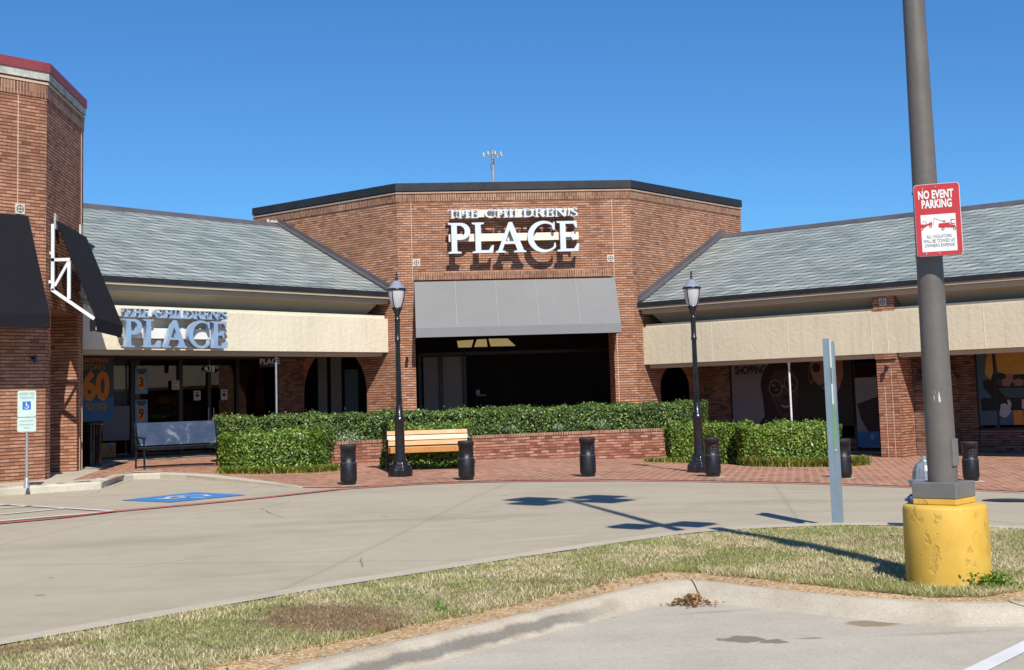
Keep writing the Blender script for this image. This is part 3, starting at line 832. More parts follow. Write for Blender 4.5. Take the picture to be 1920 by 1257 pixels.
# main sign
def main_sign():
    c = on(838, 478, CLN[:2], (1, 0))
    t = thing('store_sign', 'raised white serif letters of the shop name on the brick wall above the grey awning', 'sign', (c.x, 38.3, c.z))
    L0, L1 = at(841, 478, 37.92), at(1086, 472, 37.92)
    zb_ = at(963, 474, 37.92).z; zt_ = at(963, 417, 37.92).z
    sign_row(t, 'PLACE', (L0.x, 37.92, zb_), (1, 0, 0), zt_ - zb_, L1.x - L0.x, (0, -1, 0), .13, M['letter_white'], M['letter_side'], gap=.05)
    zb2, zt2 = at(963, 408.5, 37.92).z, at(963, 392, 37.92).z
    L0 = at(839, 400, 37.92); L1 = at(1083, 400, 37.92)
    sign_row(t, "THE CHILDREN'S", (L0.x, 37.92, zb2), (1, 0, 0), zt2 - zb2, L1.x - L0.x, (0, -1, 0), .12, M['letter_white'], M['letter_side'], gap=.06)
    for (xa, xb, ya, yb) in ((846, 1080, 407, 393), (841, 1084, 452, 438)):
        m = MB(); a = at(xa, 440, 38.1); b = at(xb, 440, 38.1); za, zz = at(963, ya, 38.1).z, at(963, yb, 38.1).z
        m.box((a.x, 38.02, za), (b.x - a.x, 0, 0), (0, .14, 0), (0, 0, zz - za))
        part(m, 'mounting_bar', M['raceway'], t, t.location)
    for i in range(6):
        x = c.x + .2 + i * .65
        for z in (zb_ + .45, zt2 - .1):
            m = MB(); m.tube((x, 38.15, z), (x, 38.3, z), .012, n=6); part(m, 'bracket', M['galv'], t, t.location)
M['letter_side'] = plain('letter_return', (.34, .36, .42), .5, var=.1)
main_sign()

# ================================================================== SLATE ROOF MATERIAL
def slate_mat(name, skew):
    m, nt, b = new_mat(name)
    vec = nt.nodes.new('ShaderNodeTexCoord').outputs['UV']
    X, Y, Z = SEP(nt, vec)
    hh, ww = .235, .42
    v = MA(nt, 'DIVIDE', Y, hh); row = MA(nt, 'FLOOR', v); fv = MA(nt, 'FRACT', v)
    u = MA(nt, 'DIVIDE', X, ww)
    r1 = WN(nt, COMB(nt, 7., row, 1.))
    u = MA(nt, 'ADD', u, MA(nt, 'MULTIPLY', MA(nt, 'MODULO', MA(nt, 'ABSOLUTE', row), 2.), .5))
    u = MA(nt, 'ADD', u, MA(nt, 'MULTIPLY', r1[0], .05))
    u = MA(nt, 'ADD', u, MA(nt, 'MULTIPLY', fv, skew))
    c = MA(nt, 'FLOOR', u); fu = MA(nt, 'FRACT', u)
    k = WN(nt, COMB(nt, c, row, 3.))
    col = RAMP(nt, k[0], [(0, (.20, .235, .23)), (.3, (.27, .315, .30)), (.7, (.33, .375, .355)), (.9, (.40, .44, .42)), (1, (.23, .28, .30))])
    n = NOISE(nt, vec, 22, 5, .7)
    col = MIX(nt, .25, col, RAMP(nt, n, [(.3, .6), (.7, 1.3)]), 'MULTIPLY')
    col = MIX(nt, .12, col, RAMP(nt, NOISE(nt, vec, .7, 4), [(.3, .7), (.7, 1.2)]), 'MULTIPLY')
    hm = MA(nt, 'LESS_THAN', fv, .24)
    vm = MA(nt, 'LESS_THAN', fu, .13)
    col = MIX(nt, MA(nt, 'MULTIPLY', MA(nt, 'MAXIMUM', hm, vm), .8), col, (.045, .06, .062))
    nt.links.new(col, b.inputs['Base Color'])
    b.inputs['Roughness'].default_value = .62
    hgt = MA(nt, 'ADD', MA(nt, 'SUBTRACT', 1., fv), MA(nt, 'MULTIPLY', MA(nt, 'SUBTRACT', 1., MA(nt, 'MAXIMUM', hm, vm)), .5))
    BUMP(nt, b, MA(nt, 'ADD', hgt, MA(nt, 'MULTIPLY', n, .3)), .006, .6)
    return m

# ================================================================== ARCADE WINGS
def wing(F, name, label, umax, eave, ridge, bt, bb, V, cream, skew, left, joints):
    org = F(4, 2, 0)
    t = thing(name, label, 'building', org)
    P = lambda mb, n, mt, **k: part(mb, n, mt, t, org, **k)
    sg = 1 if left else -1
    def q(mb, a, b, c, d, mi=0):           # quad given in (u,v,z); flips for the left hand frame
        pts = [F(*a), F(*b), F(*c), F(*d)]
        if left: pts = pts[::-1]
        mb.quad(*pts, mi)
    # roof: eave edge at v=-.19, ridge at v=4.6
    m = MB()
    q(m, (0, -.19, eave), (umax, -.19, eave), (umax, 4.6, ridge), (0, 4.6, ridge))
    q(m, (0, 4.6, ridge), (umax, 4.6, ridge), (umax, 9.5, eave), (0, 9.5, eave))
    P(m, 'roof', slate_mat('slate_shingles_' + ('a' if left else 'b'), skew))
    def rp(v, off=0.): return eave + (ridge - eave) * (v + .19) / 4.79 + off
    m = MB()
    q(m, (0, 4.35, rp(4.35, .02)), (umax, 4.35, rp(4.35, .02)), (umax, 4.6, ridge + .045), (0, 4.6, ridge + .045))
    q(m, (0, 4.6, ridge + .045), (umax, 4.6, ridge + .045), (umax, 4.9, ridge - .1), (0, 4.9, ridge - .1))
    q(m, (0, 4.35, rp(4.35, -.02)), (umax, 4.35, rp(4.35, -.02)), (umax, 4.35, rp(4.35, .02)), (0, 4.35, rp(4.35, .02)))
    P(m, 'ridge_cap', M['flash'])
    m = MB()
    m.box(F(.012, -.2, eave + .03), F(.17, -.2, eave + .03) - F(.012, -.2, eave + .03), F(0, 4.66, ridge + .05) - F(0, -.2, eave + .03), (0, 0, .05))
    m.box(F(.004, -.2, eave + .03), F(.03, 0, 0) - F(0, 0, 0), F(0, 4.66, ridge + .05) - F(0, -.2, eave + .03), (0, 0, .17))
    P(m, 'rake_flashing', M['flash'])
    # gutter, trim, soffit
    m = MB()
    m.box(F(0, -.25, eave - .13), F(umax, 0, 0) - F(0, 0, 0), F(0, .12, 0) - F(0, 0, 0), (0, 0, .125))
    P(m, 'gutter', M['black_metal'])
    m = MB()
    m.box(F(.0, -.22, eave - .20), F(umax, 0, 0) - F(0, 0, 0), F(0, .3, 0) - F(0, 0, 0), (0, 0, .065))
    m.box(F(.06, -.10, eave - .335), F(umax - .06, 0, 0) - F(0, 0, 0), F(0, .3, 0) - F(0, 0, 0), (0, 0, .13))
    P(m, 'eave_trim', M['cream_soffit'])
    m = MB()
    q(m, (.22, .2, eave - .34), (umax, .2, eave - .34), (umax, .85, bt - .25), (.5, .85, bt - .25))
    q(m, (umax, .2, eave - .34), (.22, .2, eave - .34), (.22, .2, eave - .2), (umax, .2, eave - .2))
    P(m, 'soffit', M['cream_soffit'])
    # beam
    m = MB()
    m.box(F(-.01, 0, bb), F(umax, 0, 0) - F(0, 0, 0), F(0, .45, 0) - F(0, 0, 0), (0, 0, bt - .09 - bb))
    m.box(F(.05, .07, bt - .09), F(umax - .05, 0, 0) - F(0, 0, 0), F(0, .5, 0) - F(0, 0, 0), (0, 0, .09))
    P(m, 'beam', cream)
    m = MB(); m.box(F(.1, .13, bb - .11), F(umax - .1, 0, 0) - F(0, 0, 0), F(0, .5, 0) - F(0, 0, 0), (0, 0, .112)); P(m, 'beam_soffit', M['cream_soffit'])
    jm = plain('beam_joint_filler', (.78, .70, .54), .8)
    for u in joints:
        m = MB(); m.box(F(u, -.005, bb + .01), F(.018, 0, 0) - F(0, 0, 0), F(0, .03, 0) - F(0, 0, 0), (0, 0, bt - .12 - bb)); P(m, 'beam_joint', jm)
    # arcade ceiling
    m = MB(); q(m, (0, .6, bb - .03), (0, V + .6, bb - .03), (umax, V + .6, bb - .03), (umax, .6, bb - .03)); P(m, 'ceiling', M['dark2'])
    m = MB()
    q(m, (0, V + 5, -1), (umax + 4, V + 5, -1), (umax + 4, V + 5, bb + 1), (0, V + 5, bb + 1))
    q(m, (0, V + .1, bb), (0, V + 5, bb), (umax + 4, V + 5, bb), (umax + 4, V + .1, bb))
    q(m, (umax, V, -1), (umax, V + 5, -1), (umax, V + 5, bb), (umax, V, bb))
    q(m, (.06, V + 5, -1), (.06, V + .1, -1), (.06, V + .1, bb + .5), (.06, V + 5, bb + .5))
    q(m, (0, V + 5, .0), (0, V + .12, .0), (umax, V + .12, .0), (umax, V + 5, .0))
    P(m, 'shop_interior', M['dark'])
    # end wall of the shop at the arch side
    return t, P, q

# --- left wing
j = [FL.pix(x, 620)[0] for x in (487,)]
EL, RL, BTL, BBL = 4.67, 7.11, 4.01, 2.965
tl, PL_, ql = wing(FL, 'shop_wing', 'low shop wing with grey slate roof and smooth cream beam, left of the entrance', 13.5, EL, RL, BTL, BBL, VL, M['cream_left'], .9, True, j)
px2u = lambda F, px, V, py=740: F.pix(px, py, V)[0]
def win(P, q, F, V, pa, pb, z0, z1, fr=.06, glass=True, n='window', left=True):
    """window between the pixel columns pa, pb on the shop front plane"""
    ua, ub = sorted((px2u(F, pa, V), px2u(F, pb, V)))
    m = MB()
    W = lambda a, b, c, d: m.box(F(a, V - .05, c), F(b - a, 0, 0) - F(0, 0, 0), F(0, .1, 0) - F(0, 0, 0), (0, 0, d - c))
    W(ua, ua + fr, z0, z1); W(ub - fr, ub, z0, z1); W(ua + fr, ub - fr, z0, z0 + fr); W(ua + fr, ub - fr, z1 - fr, z1)
    o = P(m, n, M['frame'])
    g_ = MB()
    pts = [F(ua + fr, V + .01, z0 + fr), F(ub - fr, V + .01, z0 + fr), F(ub - fr, V + .01, z1 - fr), F(ua + fr, V + .01, z1 - fr)]
    g_.quad(*(pts[::-1] if left else pts))
    go = g_.build('pane', M['glass']); go.parent = o
    return ua, ub, o
gz = .30
uA, uB, _ = win(PL_, ql, FL, VL, 120, 249, gz, BBL, .09)
win(PL_, ql, FL, VL, 249, 338, gz, BBL, .08)
_, _, dA = win(PL_, ql, FL, VL, 338, 391, gz, BBL, .05, n='door')
_, _, dB = win(PL_, ql, FL, VL, 391, 444, gz, BBL, .05, n='door')
win(PL_, ql, FL, VL, 444, 520, gz, BBL, .06)
for d_, px in ((dA, 387), (dB, 396.5)):
    u, _z = FL.pix(px, 775, VL); m = MB(); m.tube(FL(u, VL - .1, 1.12), FL(u, VL - .1, 1.55), .016, n=8); o = m.build('handle', M['galv']); o.parent = d_
m = MB(); ue = px2u(FL, 520, VL); ql(m, (0, VL, -1), (ue, VL, -1), (ue, VL, BBL + .2), (0, VL, BBL + .2)); PL_(m, 'wall', M['brick_shaded'])
for (xa, xb, ya, yb) in ((150, 243, 662, 826), (253, 263, 662, 812)):
    m = MB(); a_, b_ = FL.pix(xa, 740, VL + .25)[0], FL.pix(xb, 740, VL + .25)[0]; z0_ = FL.pix(xb, yb, VL + .25)[1]
    ql(m, (b_, VL + .25, z0_), (a_, VL + .25, z0_), (a_, VL + .25, BBL), (b_, VL + .25, BBL)); PL_(m, 'backing_board', M['board'])
# number over the door
m = MB(); u, z = FL.pix(393.5, 692, VL - .07); put_text(m, '438', .25, FL(u, VL - .07, z), -FL.u, (0, 0, 1), bold=.02, sx=.85, spacing=1.15); o = m.build('door_number', M['raceway_white']); o.parent = dB
# ceiling light strip inside
# --- right wing
ER, RR, BTR, BBR = 4.20, 6.50, 3.57, 2.41
jr = [FR.pix(x, 620)[0] for x in (1333, 1476, 1633, 1663, 1845)]
tr_, PR, qr = wing(FR, 'shop_wing', 'low slate-roofed shop wing right of the entrance, rough cream beam on a brick pier', 24., ER, RR, BTR, BBR, VR, M['cream'], -.9, False, jr)
# brick parts of the shop front
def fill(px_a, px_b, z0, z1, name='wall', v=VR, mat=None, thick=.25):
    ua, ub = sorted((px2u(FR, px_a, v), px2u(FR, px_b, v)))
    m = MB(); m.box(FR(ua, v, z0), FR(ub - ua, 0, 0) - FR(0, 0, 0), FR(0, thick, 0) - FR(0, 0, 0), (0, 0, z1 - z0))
    return PR(m, name, mat or M['brick_shaded'])
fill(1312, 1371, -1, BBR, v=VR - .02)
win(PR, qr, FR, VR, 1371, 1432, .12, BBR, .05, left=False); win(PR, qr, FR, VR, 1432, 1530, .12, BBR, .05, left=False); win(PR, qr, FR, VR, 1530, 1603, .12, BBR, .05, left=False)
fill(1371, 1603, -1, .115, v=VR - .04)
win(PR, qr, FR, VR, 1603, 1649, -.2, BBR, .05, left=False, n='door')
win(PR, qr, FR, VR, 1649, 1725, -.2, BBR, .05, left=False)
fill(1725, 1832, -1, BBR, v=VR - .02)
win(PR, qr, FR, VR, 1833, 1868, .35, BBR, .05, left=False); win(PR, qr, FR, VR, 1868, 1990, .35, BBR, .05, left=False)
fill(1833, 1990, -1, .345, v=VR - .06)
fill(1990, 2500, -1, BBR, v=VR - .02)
# pier carrying the beam
u0, u1 = px2u(FR, 1638, -.02, 700), px2u(FR, 1667, -.02, 700)
m = MB()
uw = .56; u0 = FR.pix(1652, 858, .0)[0]
m.box(FR(u0, .04, -1), FR(uw, 0, 0) - FR(0, 0, 0), FR(0, .95, 0) - FR(0, 0, 0), (0, 0, BBR - .11 + 1))
m.box(FR(u0, -.02, BBR - .14), FR(uw, 0, 0) - FR(0, 0, 0), FR(0, .5, 0) - FR(0, 0, 0), (0, 0, .139))
m.box(FR(u0, .02, BTR - .085), FR(uw, 0, 0) - FR(0, 0, 0), FR(0, 1.1, 0) - FR(0, 0, 0), (0, 0, .66))
PR(m, 'pier', M['brick_wing'])
m = MB()
for k in (.19, .38): m.box(FR(u0 + k, .036, -.3), FR(.014, 0, 0) - FR(0, 0, 0), FR(0, .02, 0) - FR(0, 0, 0), (0, 0, 1.9 if k < .3 else 2.3))
PR(m, 'control_joint', M['joint'])
m = MB(); medallion(m, FR(u0 + uw / 2, .02, FR.pix(1650, 567, 0)[1]), FR.u, .19); PR(m, 'medallion', [M['medal'], M['txt_grey']])
# arch wall across the arcade beyond the pier
m = MB()
pa = FR(u0 + uw, 1.0, 0)
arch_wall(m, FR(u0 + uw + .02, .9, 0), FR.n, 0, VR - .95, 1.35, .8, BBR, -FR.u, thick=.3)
PR(m, 'arch', M['brick_shaded'])
M['pole_lit'] = M['white_paint']
def col_pole(px, py0, py1, F, label, mat):
    u, _ = F.pix(px, 760, .25); p = F(u, .25, 0)
    z = float(hp(p.x, p.y)); zt_ = (BBL if F is FL else BBR) - .11
    t = thing('support_pole', label, 'pole', (p.x, p.y, z)); m = MB()
    m.tube((0, 0, 0), (0, 0, zt_ - z - .08), .028, n=10); m.build('shaft', mat, t)
    m = MB(); m.tube((0, 0, zt_ - z - .08), (0, 0, zt_ - z), .028, .05, n=10); m.build('top_plate', mat, t)
    m = MB(); m.tube((0, 0, .0), (0, 0, .04), .06, n=10); m.build('base_plate', mat, t)
col_pole(518.5, 0, 0, FL, 'thin grey pole in shade under the left cream beam, by the small name plate', M['galv'])
col_pole(1483, 0, 0, FR, 'thin white pole standing in the sun in front of the large face poster', M['white_paint'])

m = MB(); c_ = FL(.25, 4.62, RL + .04); m.cbox(c_, .22, .16, .07, .6); m.cbox(c_ + Vector((-.16, .05, 0)), .07, .07, .12, .2); PL_(m, 'ridge_patch', M['weath'])
# sign on the left beam
def beam_sign():
    F = FL; v = -.30
    u1_, _ = F.pix(424.5, 620, v); u0_, _ = F.pix(229, 620, v)
    t = thing('store_sign', 'serif letters on the left cream beam, coloured with reflected sky blue, beside the black side awning', 'sign', F(u1_, 0, 3.0))
    z0, z1 = F.pix(330, 652.5, v)[1], F.pix(330, 601, v)[1]
    out = -F.n
    sign_row(t, 'PLACE', F(u0_, v, z0), -F.u, z1 - z0, u0_ - u1_, out, .12, M['letter_sky'], M['letter_side2'], gap=.05)
    z2, z3 = F.pix(330, 598, v)[1], F.pix(330, 582, v)[1]
    sign_row(t, "THE CHILDREN'S", F(u0_, v, z2), -F.u, z3 - z2, u0_ - u1_, out, .12, M['letter_sky'], M['letter_side2'], gap=.06)
    for (ya, yb) in ((596, 582), (636, 617)):
        m = MB(); za, zz = F.pix(330, ya, -.1)[1], F.pix(330, yb, -.1)[1]
        m.box(F(u1_ + .05, -.19, za), F(u0_ - u1_ - .1, 0, 0) - F(0, 0, 0), F(0, .13, 0) - F(0, 0, 0), (0, 0, zz - za))
        part(m, 'mounting_bar', M['raceway_white'], t, t.location)
M['letter_side2'] = plain('sky_tinted_letter_return', (.30, .40, .55), .3, var=.1)  # letter sides tinted with the same reflected sky blue
beam_sign()
# blade sign under the left beam
u, z = FL.pix(507, 678, .9)
p = at(507, 678, 37.2)
t = thing('name_plate', 'small black sign plate lettered PLACE hanging under the left cream beam', 'sign', p)
m = MB(); m.box((-.30, 0, -.15), (.60, 0, 0), (0, .04, 0), (0, 0, .28)); m.build('plate', M['frame'], t, bevel=.02)
m = MB(); put_text(m, 'PLACE', .215, (-.01, -.006, -.005), (1, 0, 0), (0, 0, 1), bold=.008, sx=.92); m.build('lettering', M['raceway_white'], t)
m = MB(); m.tube((-.2, .02, .13), (-.2, .02, .26), .01, n=6); m.tube((.2, .02, .13), (.2, .02, .26), .01, n=6); m.build('hanger', M['frame'], t)

# ================================================================== LEFT BUILDING
K0 = at(88, 120, 27.5); KZ = K0.z; KX, KY = K0.x, 27.5
FARY = 30.8
ZW = 3.65                     # head of the opening in the side wall
lb = thing('corner_building', 'tall brick building with red and white roof trim and black awnings, at the left edge', 'building', (KX - 3, 31, 0))
LBo = Vector((KX - 3, 31, 0))
A0 = Vector((KX, KY, 0)); DA = Vector((-S2, -S2, 0)); NA = Vector((S2, -S2, 0)); DB = Vector((0, 1, 0)); NB = Vector((1, 0, 0))
ztb = KZ - .42
m = MB()
wall_quad(m, A0, DA, 0, 9, -1, ztb, NA)
o0, o1 = .40, 2.72
wall_quad(m, A0, DB, 0, o0, -1, ztb, NB); wall_quad(m, A0, DB, o0, o1, ZW, ztb, NB); wall_quad(m, A0, DB, o1, FARY - KY, -1, ztb, NB)
a = A0 + DB * o0; m.quad((a.x, a.y, -1), (a.x, a.y, ZW), (a.x - .7, a.y, ZW), (a.x - .7, a.y, -1))
a = A0 + DB * o1; m.quad((a.x, a.y, -1), (a.x - .9, a.y, -1), (a.x - .9, a.y, ZW), (a.x, a.y, ZW))
m.quad((a.x, A0.y + o0, ZW), (a.x, a.y, ZW), (a.x - .9, a.y, ZW), (a.x - .9, A0.y + o0, ZW))
m.quad((a.x - .9, A0.y + o0, -1), (a.x - .9, a.y, -1), (a.x - .9, a.y, ZW), (a.x - .9, A0.y + o0, ZW))
e = Vector((KX, FARY, 0)); f_ = e + Vector((-6, 6, 0))
m.quad((e.x, e.y, -1), (e.x, e.y, ztb), (f_.x, f_.y, ztb), (f_.x, f_.y, -1))
g9 = A0 + DA * 9
m.quad((g9.x, g9.y, -1), (g9.x, g9.y, ztb), (g9.x - 4, g9.y, ztb), (g9.x - 4, g9.y, -1))
part(m, 'wall', M['brick_wing'], lb, LBo)
m = MB(); m.poly([(A0.x, A0.y, ztb), (e.x, e.y, ztb), (f_.x, f_.y, ztb), (g9.x - 4, f_.y, ztb), (g9.x - 4, g9.y, ztb), (g9.x, g9.y, ztb)]); part(m, 'roof', M['cap_metal'], lb, LBo)
pth = [(g9.x, g9.y), (A0.x, A0.y), (e.x, e.y), (f_.x, f_.y)]
m = MB(); band(m, pth, KZ - .72, KZ - .445, .02); part(m, 'soldier_course', M['soldier'], lb, LBo)
m = MB(); band(m, pth, KZ - .445, KZ - .40, .035); part(m, 'cornice_strip', M['joint'], lb, LBo)
m = MB(); band(m, pth, KZ - .36, KZ - .20, .05, .3); part(m, 'white_trim', M['weath'], lb, LBo)
m = MB(); band(m, pth, KZ - .196, KZ, .075, .4); part(m, 'red_trim', M['red_trim'], lb, LBo)
m = MB()
u_ = 1.05
b0 = A0 + DA * .62 + NA * .0
m.box(b0 + Vector((0, 0, 5.5)) - NA * .01, DA * .016, NA * .022, (0, 0, 2.35))
for yy, z0, z1 in ((3.08, 5.0, 7.8), (2.98, .2, 3.2), (3.2, .2, 3.2)): m.box((KX - .01, KY + yy, z0), (0, .018, 0), (.02, 0, 0), (0, 0, z1 - z0))
b1 = A0 + DA * 1.0; m.box(b1 + Vector((0, 0, .2)) - NA * .01, DA * .016, NA * .022, (0, 0, 2.6))
part(m, 'control_joint', M['joint'], lb, LBo)
# tiles at the awning head
p = on(37, 392, (KX, KY), (-S2, -S2)); m = MB(); medallion(m, p, (S2, S2, 0), .2); part(m, 'medallion', [M['medal'], M['txt_grey']], lb, LBo)
for (px, py) in ((103, 412), (150, 432)):
    p = on(px, py, (KX, KY), (0, 1)); m = MB(); m.box(p + Vector((-.02, -.08, -.2)), (.06, 0, 0), (0, .16, 0), (0, 0, .32)); part(m, 'stone_block', M['weath'], lb, LBo)

# awnings on the left building
ZA0, ZA1, ZA2, PRJ = 5.41, 3.42, 3.15, .91
def small_awning(p0, d, n, length, label, open_frame):
    t = thing('awning', label, 'awning', p0 + Vector((0, 0, ZA0)))
    T = t.location.copy()
    m = MB(); a, b = p0 + n * .12, p0 + d * length + n * .12
    ao, bo = p0 + n * PRJ, p0 + d * length + n * PRJ
    Z = lambda p, z: Vector((p.x, p.y, z))
    th = Vector((0, 0, -.02))
    m.quad(Z(a, ZA0), Z(ao, ZA1), Z(bo, ZA1), Z(b, ZA0)); m.quad(Z(a, ZA0) + th, Z(b, ZA0) + th, Z(bo, ZA1) + th, Z(ao, ZA1) + th)
    part(m, 'canopy', M['awn_black'], t, T)
    m = MB(); m.box(Z(ao, ZA2), Z(bo, ZA2) - Z(ao, ZA2), -n * .02, (0, 0, ZA1 - ZA2))
    m.box(Z(ao - n * .02, ZA2), -n * .1, d * .02, (0, 0, ZA1 - ZA2 - .03)); m.box(Z(bo - n * .02 - d * .02, ZA2), -n * .1, d * .02, (0, 0, ZA1 - ZA2 - .03))
    part(m, 'valance', M['awn_black'], t, T)
    for k in ((0.03, length - .08) if open_frame else (length - .08,)):
        o = p0 + d * k; m = MB(); r = .065
        Q = lambda x, z: Vector((o.x, o.y, 0)) + n * x + Vector((0, 0, z))
        up = d
        m.bar(Q(.06, 3.99), Q(.06, 5.34), r, r, up)
        m.bar(Q(.03, 4.61), Q(.40, 4.61), r, r, up)
        m.bar(Q(.38, 4.57), Q(.38, 3.81), r, r * .9, up)
        m.bar(Q(.10, 4.08), Q(.36, 4.55), r * .8, r * .8, up)
        m.bar(Q(.04, 4.01), Q(.88, 3.40), r, r, up)
        m.bar(Q(.87, 3.42), Q(.90, 3.17), r * .6, r * .6, up)
        m.bar(Q(-.03, 4.16), Q(.04, 4.16), .06, .19, up); m.bar(Q(-.03, 4.75), Q(.04, 4.75), .05, .05, up)
        part(m, 'side_frame', M['white_paint'] if open_frame else M['frame'], t, T)
    m = MB()
    m.bar(Z(p0 + n * .40, 4.57) + d * .06, Z(p0 + n * .40, 4.57) + d * (length - .06), .03, .03); m.bar(Z(p0 + n * .86, 3.4) + d * .06, Z(p0 + n * .86, 3.4) + d * (length - .06), .03, .03)
    for k in (.33, .66): m.bar(Z(p0 + d * length * k + n * .13, ZA0 - .1), Z(p0 + d * length * k + n * .86, ZA1), .03, .03)
    part(m, 'rail', M['galv'], t, T)
    return t
small_awning(A0 + DB * .285, DB, NB, 2.80, 'black sloping awning with a white open side frame on the side of the corner building', True)
ea = on(47, 398, (KX, KY), (-S2, -S2)); s_ = (Vector((ea.x, ea.y, 0)) - A0).length
small_awning(A0 + DA * (s_ + 3.4), -DA, NA, 3.4, 'black sloping awning cut off by the left edge of the picture', False)

# small wall lamps
def wall_lamp(p, n, label):
    t = thing('wall_lamp', label, 'wall lamp', p); n = Vector(n)
    m = MB(); m.tube((0, 0, 0), n * .06, .035, n=10); m.tube(n * .06, n * .12 + Vector((0, 0, -.02)), .02, n=8); m.build('bracket', M['black_paint'], t)
    m = MB(); m.tube(n * .12 + Vector((0, 0, .05)), n * .12 + Vector((0, 0, -.10)), .035, .045, n=12); m.build('lamp_head', M['black_paint'], t)
wall_lamp(on(763, 673, CLN[:2], (1, 0)), NF, 'small black lamp on the brick just right of the left street lamp post')
wall_lamp(on(60, 671, (KX, KY), (-S2, -S2)), NA, 'small black lamp on the corner building under the left black awning')
wall_lamp(FR(u0 + .30, .04, FR.pix(1655, 690, 0)[1]), -FR.n, 'small metal lamp high on the brick pier of the right wing')

# ================================================================== WINDOW POSTERS
def poster(name, label, F, V, px0, px1, py0, py1, base, draw, cat='poster'):
    """flat print just outside the glass; draw(put) receives a helper in 0..1 poster coordinates"""
    pts = [F.pix(px0, (py0 + py1) / 2, V), F.pix(px1, (py0 + py1) / 2, V)]
    pm = (px0 + px1) / 2
    z0, z1 = F.pix(pm, py1, V)[1], F.pix(pm, py0, V)[1]
    uL, uR = pts[0][0], pts[1][0]
    wd = abs(uR - uL); ht = z1 - z0
    R_ = (-F.u if F is FL else F.u); out = -F.n
    org = F(uL, V, z0)
    m = MB(); mats = []
    def mi(mt):
        if mt not in mats: mats.append(mt)
        return mats.index(mt)
    m.box(org, R_ * wd, out * .004, (0, 0, ht), mi(base))
    lay = [.005]
    def P2(x, y): return org + R_ * (x * wd) + Vector((0, 0, y * ht)) + out * lay[0]
    def clipped(pts):
        return [(min(1, max(0, x)), min(1, max(0, y))) for x, y in pts]
    def put(kind, mt, *a, **k):
        lay[0] += .0015
        if kind == 'poly': m.poly([P2(*q) for q in clipped(a[0])], mi(mt))
        elif kind == 'ell':
            cx, cy, rx, ry = a; rot = k.get('rot', 0); p = []
            for i in range(28):
                t = 2 * math.pi * i / 28; x, y = rx * math.cos(t), ry * math.sin(t)
                p.append((cx + (x * math.cos(rot) - y * math.sin(rot)) , cy + (x * math.sin(rot) + y * math.cos(rot))))
            m.poly([P2(*q) for q in clipped(p)], mi(mt))
        elif kind == 'ring':
            cx, cy, rx, ry, th = a
            for i in range(28):
                t0, t1 = 2 * math.pi * i / 28, 2 * math.pi * (i + 1) / 28
                m.quad(*[P2(cx + rx * s_ * math.cos(t), cy + ry * s_ * math.sin(t)) for t, s_ in ((t0, 1 - th), (t0, 1), (t1, 1), (t1, 1 - th))], mi(mt))
        elif kind == 'txt':
            body, size, cx, cy = a
            vs, fs = text_mb(body, size, bold=k.get('bold', .015), sx=k.get('sx', 1.))
            m.add([org + R_ * (cx * wd + min(max(x, -cx * wd), (1 - cx) * wd)) + Vector((0, 0, cy * ht + y)) + out * lay[0] for x, y in vs], fs, mi(mt))
    draw(put, wd, ht)
    o = m.build(name, mats)
    loc = F((uL + uR) / 2, V, z0)
    o.data.transform(Matrix.Translation(-loc)); o.location = loc
    return tag(o, label, cat)
def d_sale(put, w, h_):
    put('poly', M['blue_print'], [(0, 0), (1, 0), (1, .36), (.5, .30), (0, .38)])
    put('txt', M['orange'], 'SHOPPING', .17, .44, .90, sx=.95)
    put('txt', M['gold_print'], 'STORES', .20, .40, .80, sx=1.)
    put('txt', M['orange'], '60', .98, .46, .50, bold=.045, sx=.82)
    put('txt', M['gold_print'], '%OFF', .27, .48, .20, bold=.02)
poster('sale_poster', 'large dark teal sale poster with a big orange 60, behind the slatted bin', FL, VL - .06, 150, 213, 664, 790, M['teal_print'], d_sale)
def d_narrow(ch):
    def f(put, w, h_):
        put('poly', M['teal_print'], [(.1, .84), (.9, .84), (.9, .97), (.1, .97)])
        put('ell', M['orange'], .48, .45, .30, .32)
        put('txt', M['ink'], ch, .34, .48, .45, bold=.02)
        put('poly', M['ink'], [(.25, .78), (.75, .78), (.75, .83), (.25, .83)])
    return f
poster('price_poster', 'upper narrow blue price poster with an orange 3 in the left shop window', FL, VL - .06, 253.5, 276.5, 691, 739, M['blue_print2'], d_narrow('3'))
poster('price_poster', 'lower narrow blue price poster with an orange 9 in the left shop window', FL, VL - .06, 253.5, 276.5, 750, 798, M['blue_print2'], d_narrow('9'))
def d_notice(put, w, h_):
    put('poly', M['ink'], [(.25, .76), (.75, .76), (.75, .86), (.25, .86)]); put('ell', M['ink'], .5, .5, .3, .17)
    put('poly', M['txt_grey'], [(.2, .14), (.8, .14), (.8, .17), (.2, .17)])
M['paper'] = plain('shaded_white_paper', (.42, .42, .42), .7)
poster('door_notice', 'small white notice with a black oval on the left leaf of the shop door', FL, VL - .07, 363, 376, 733, 751, M['paper'], d_notice, 'notice')
poster('door_notice', 'small white notice with a black oval on the right leaf of the shop door', FL, VL - .07, 414, 426, 731, 750, M['paper'], d_notice, 'notice')
def d_hours(put, w, h_):
    put('poly', M['txt_grey'], [(.2, .62), (.8, .62), (.8, .68), (.2, .68)]); put('poly', M['txt_grey'], [(.2, .75), (.8, .75), (.8, .81), (.2, .81)]); put('poly', M['txt_grey'], [(.2, .1), (.34, .1), (.34, .4), (.2, .4)]); put('poly', M['txt_grey'], [(.5, .1), (.64, .1), (.64, .4), (.5, .4)])
poster('window_notice', 'white square notice at the edge of the shop window left of the door', FL, VL - .07, 322, 336, 714, 731, M['paper'], d_hours, 'notice')
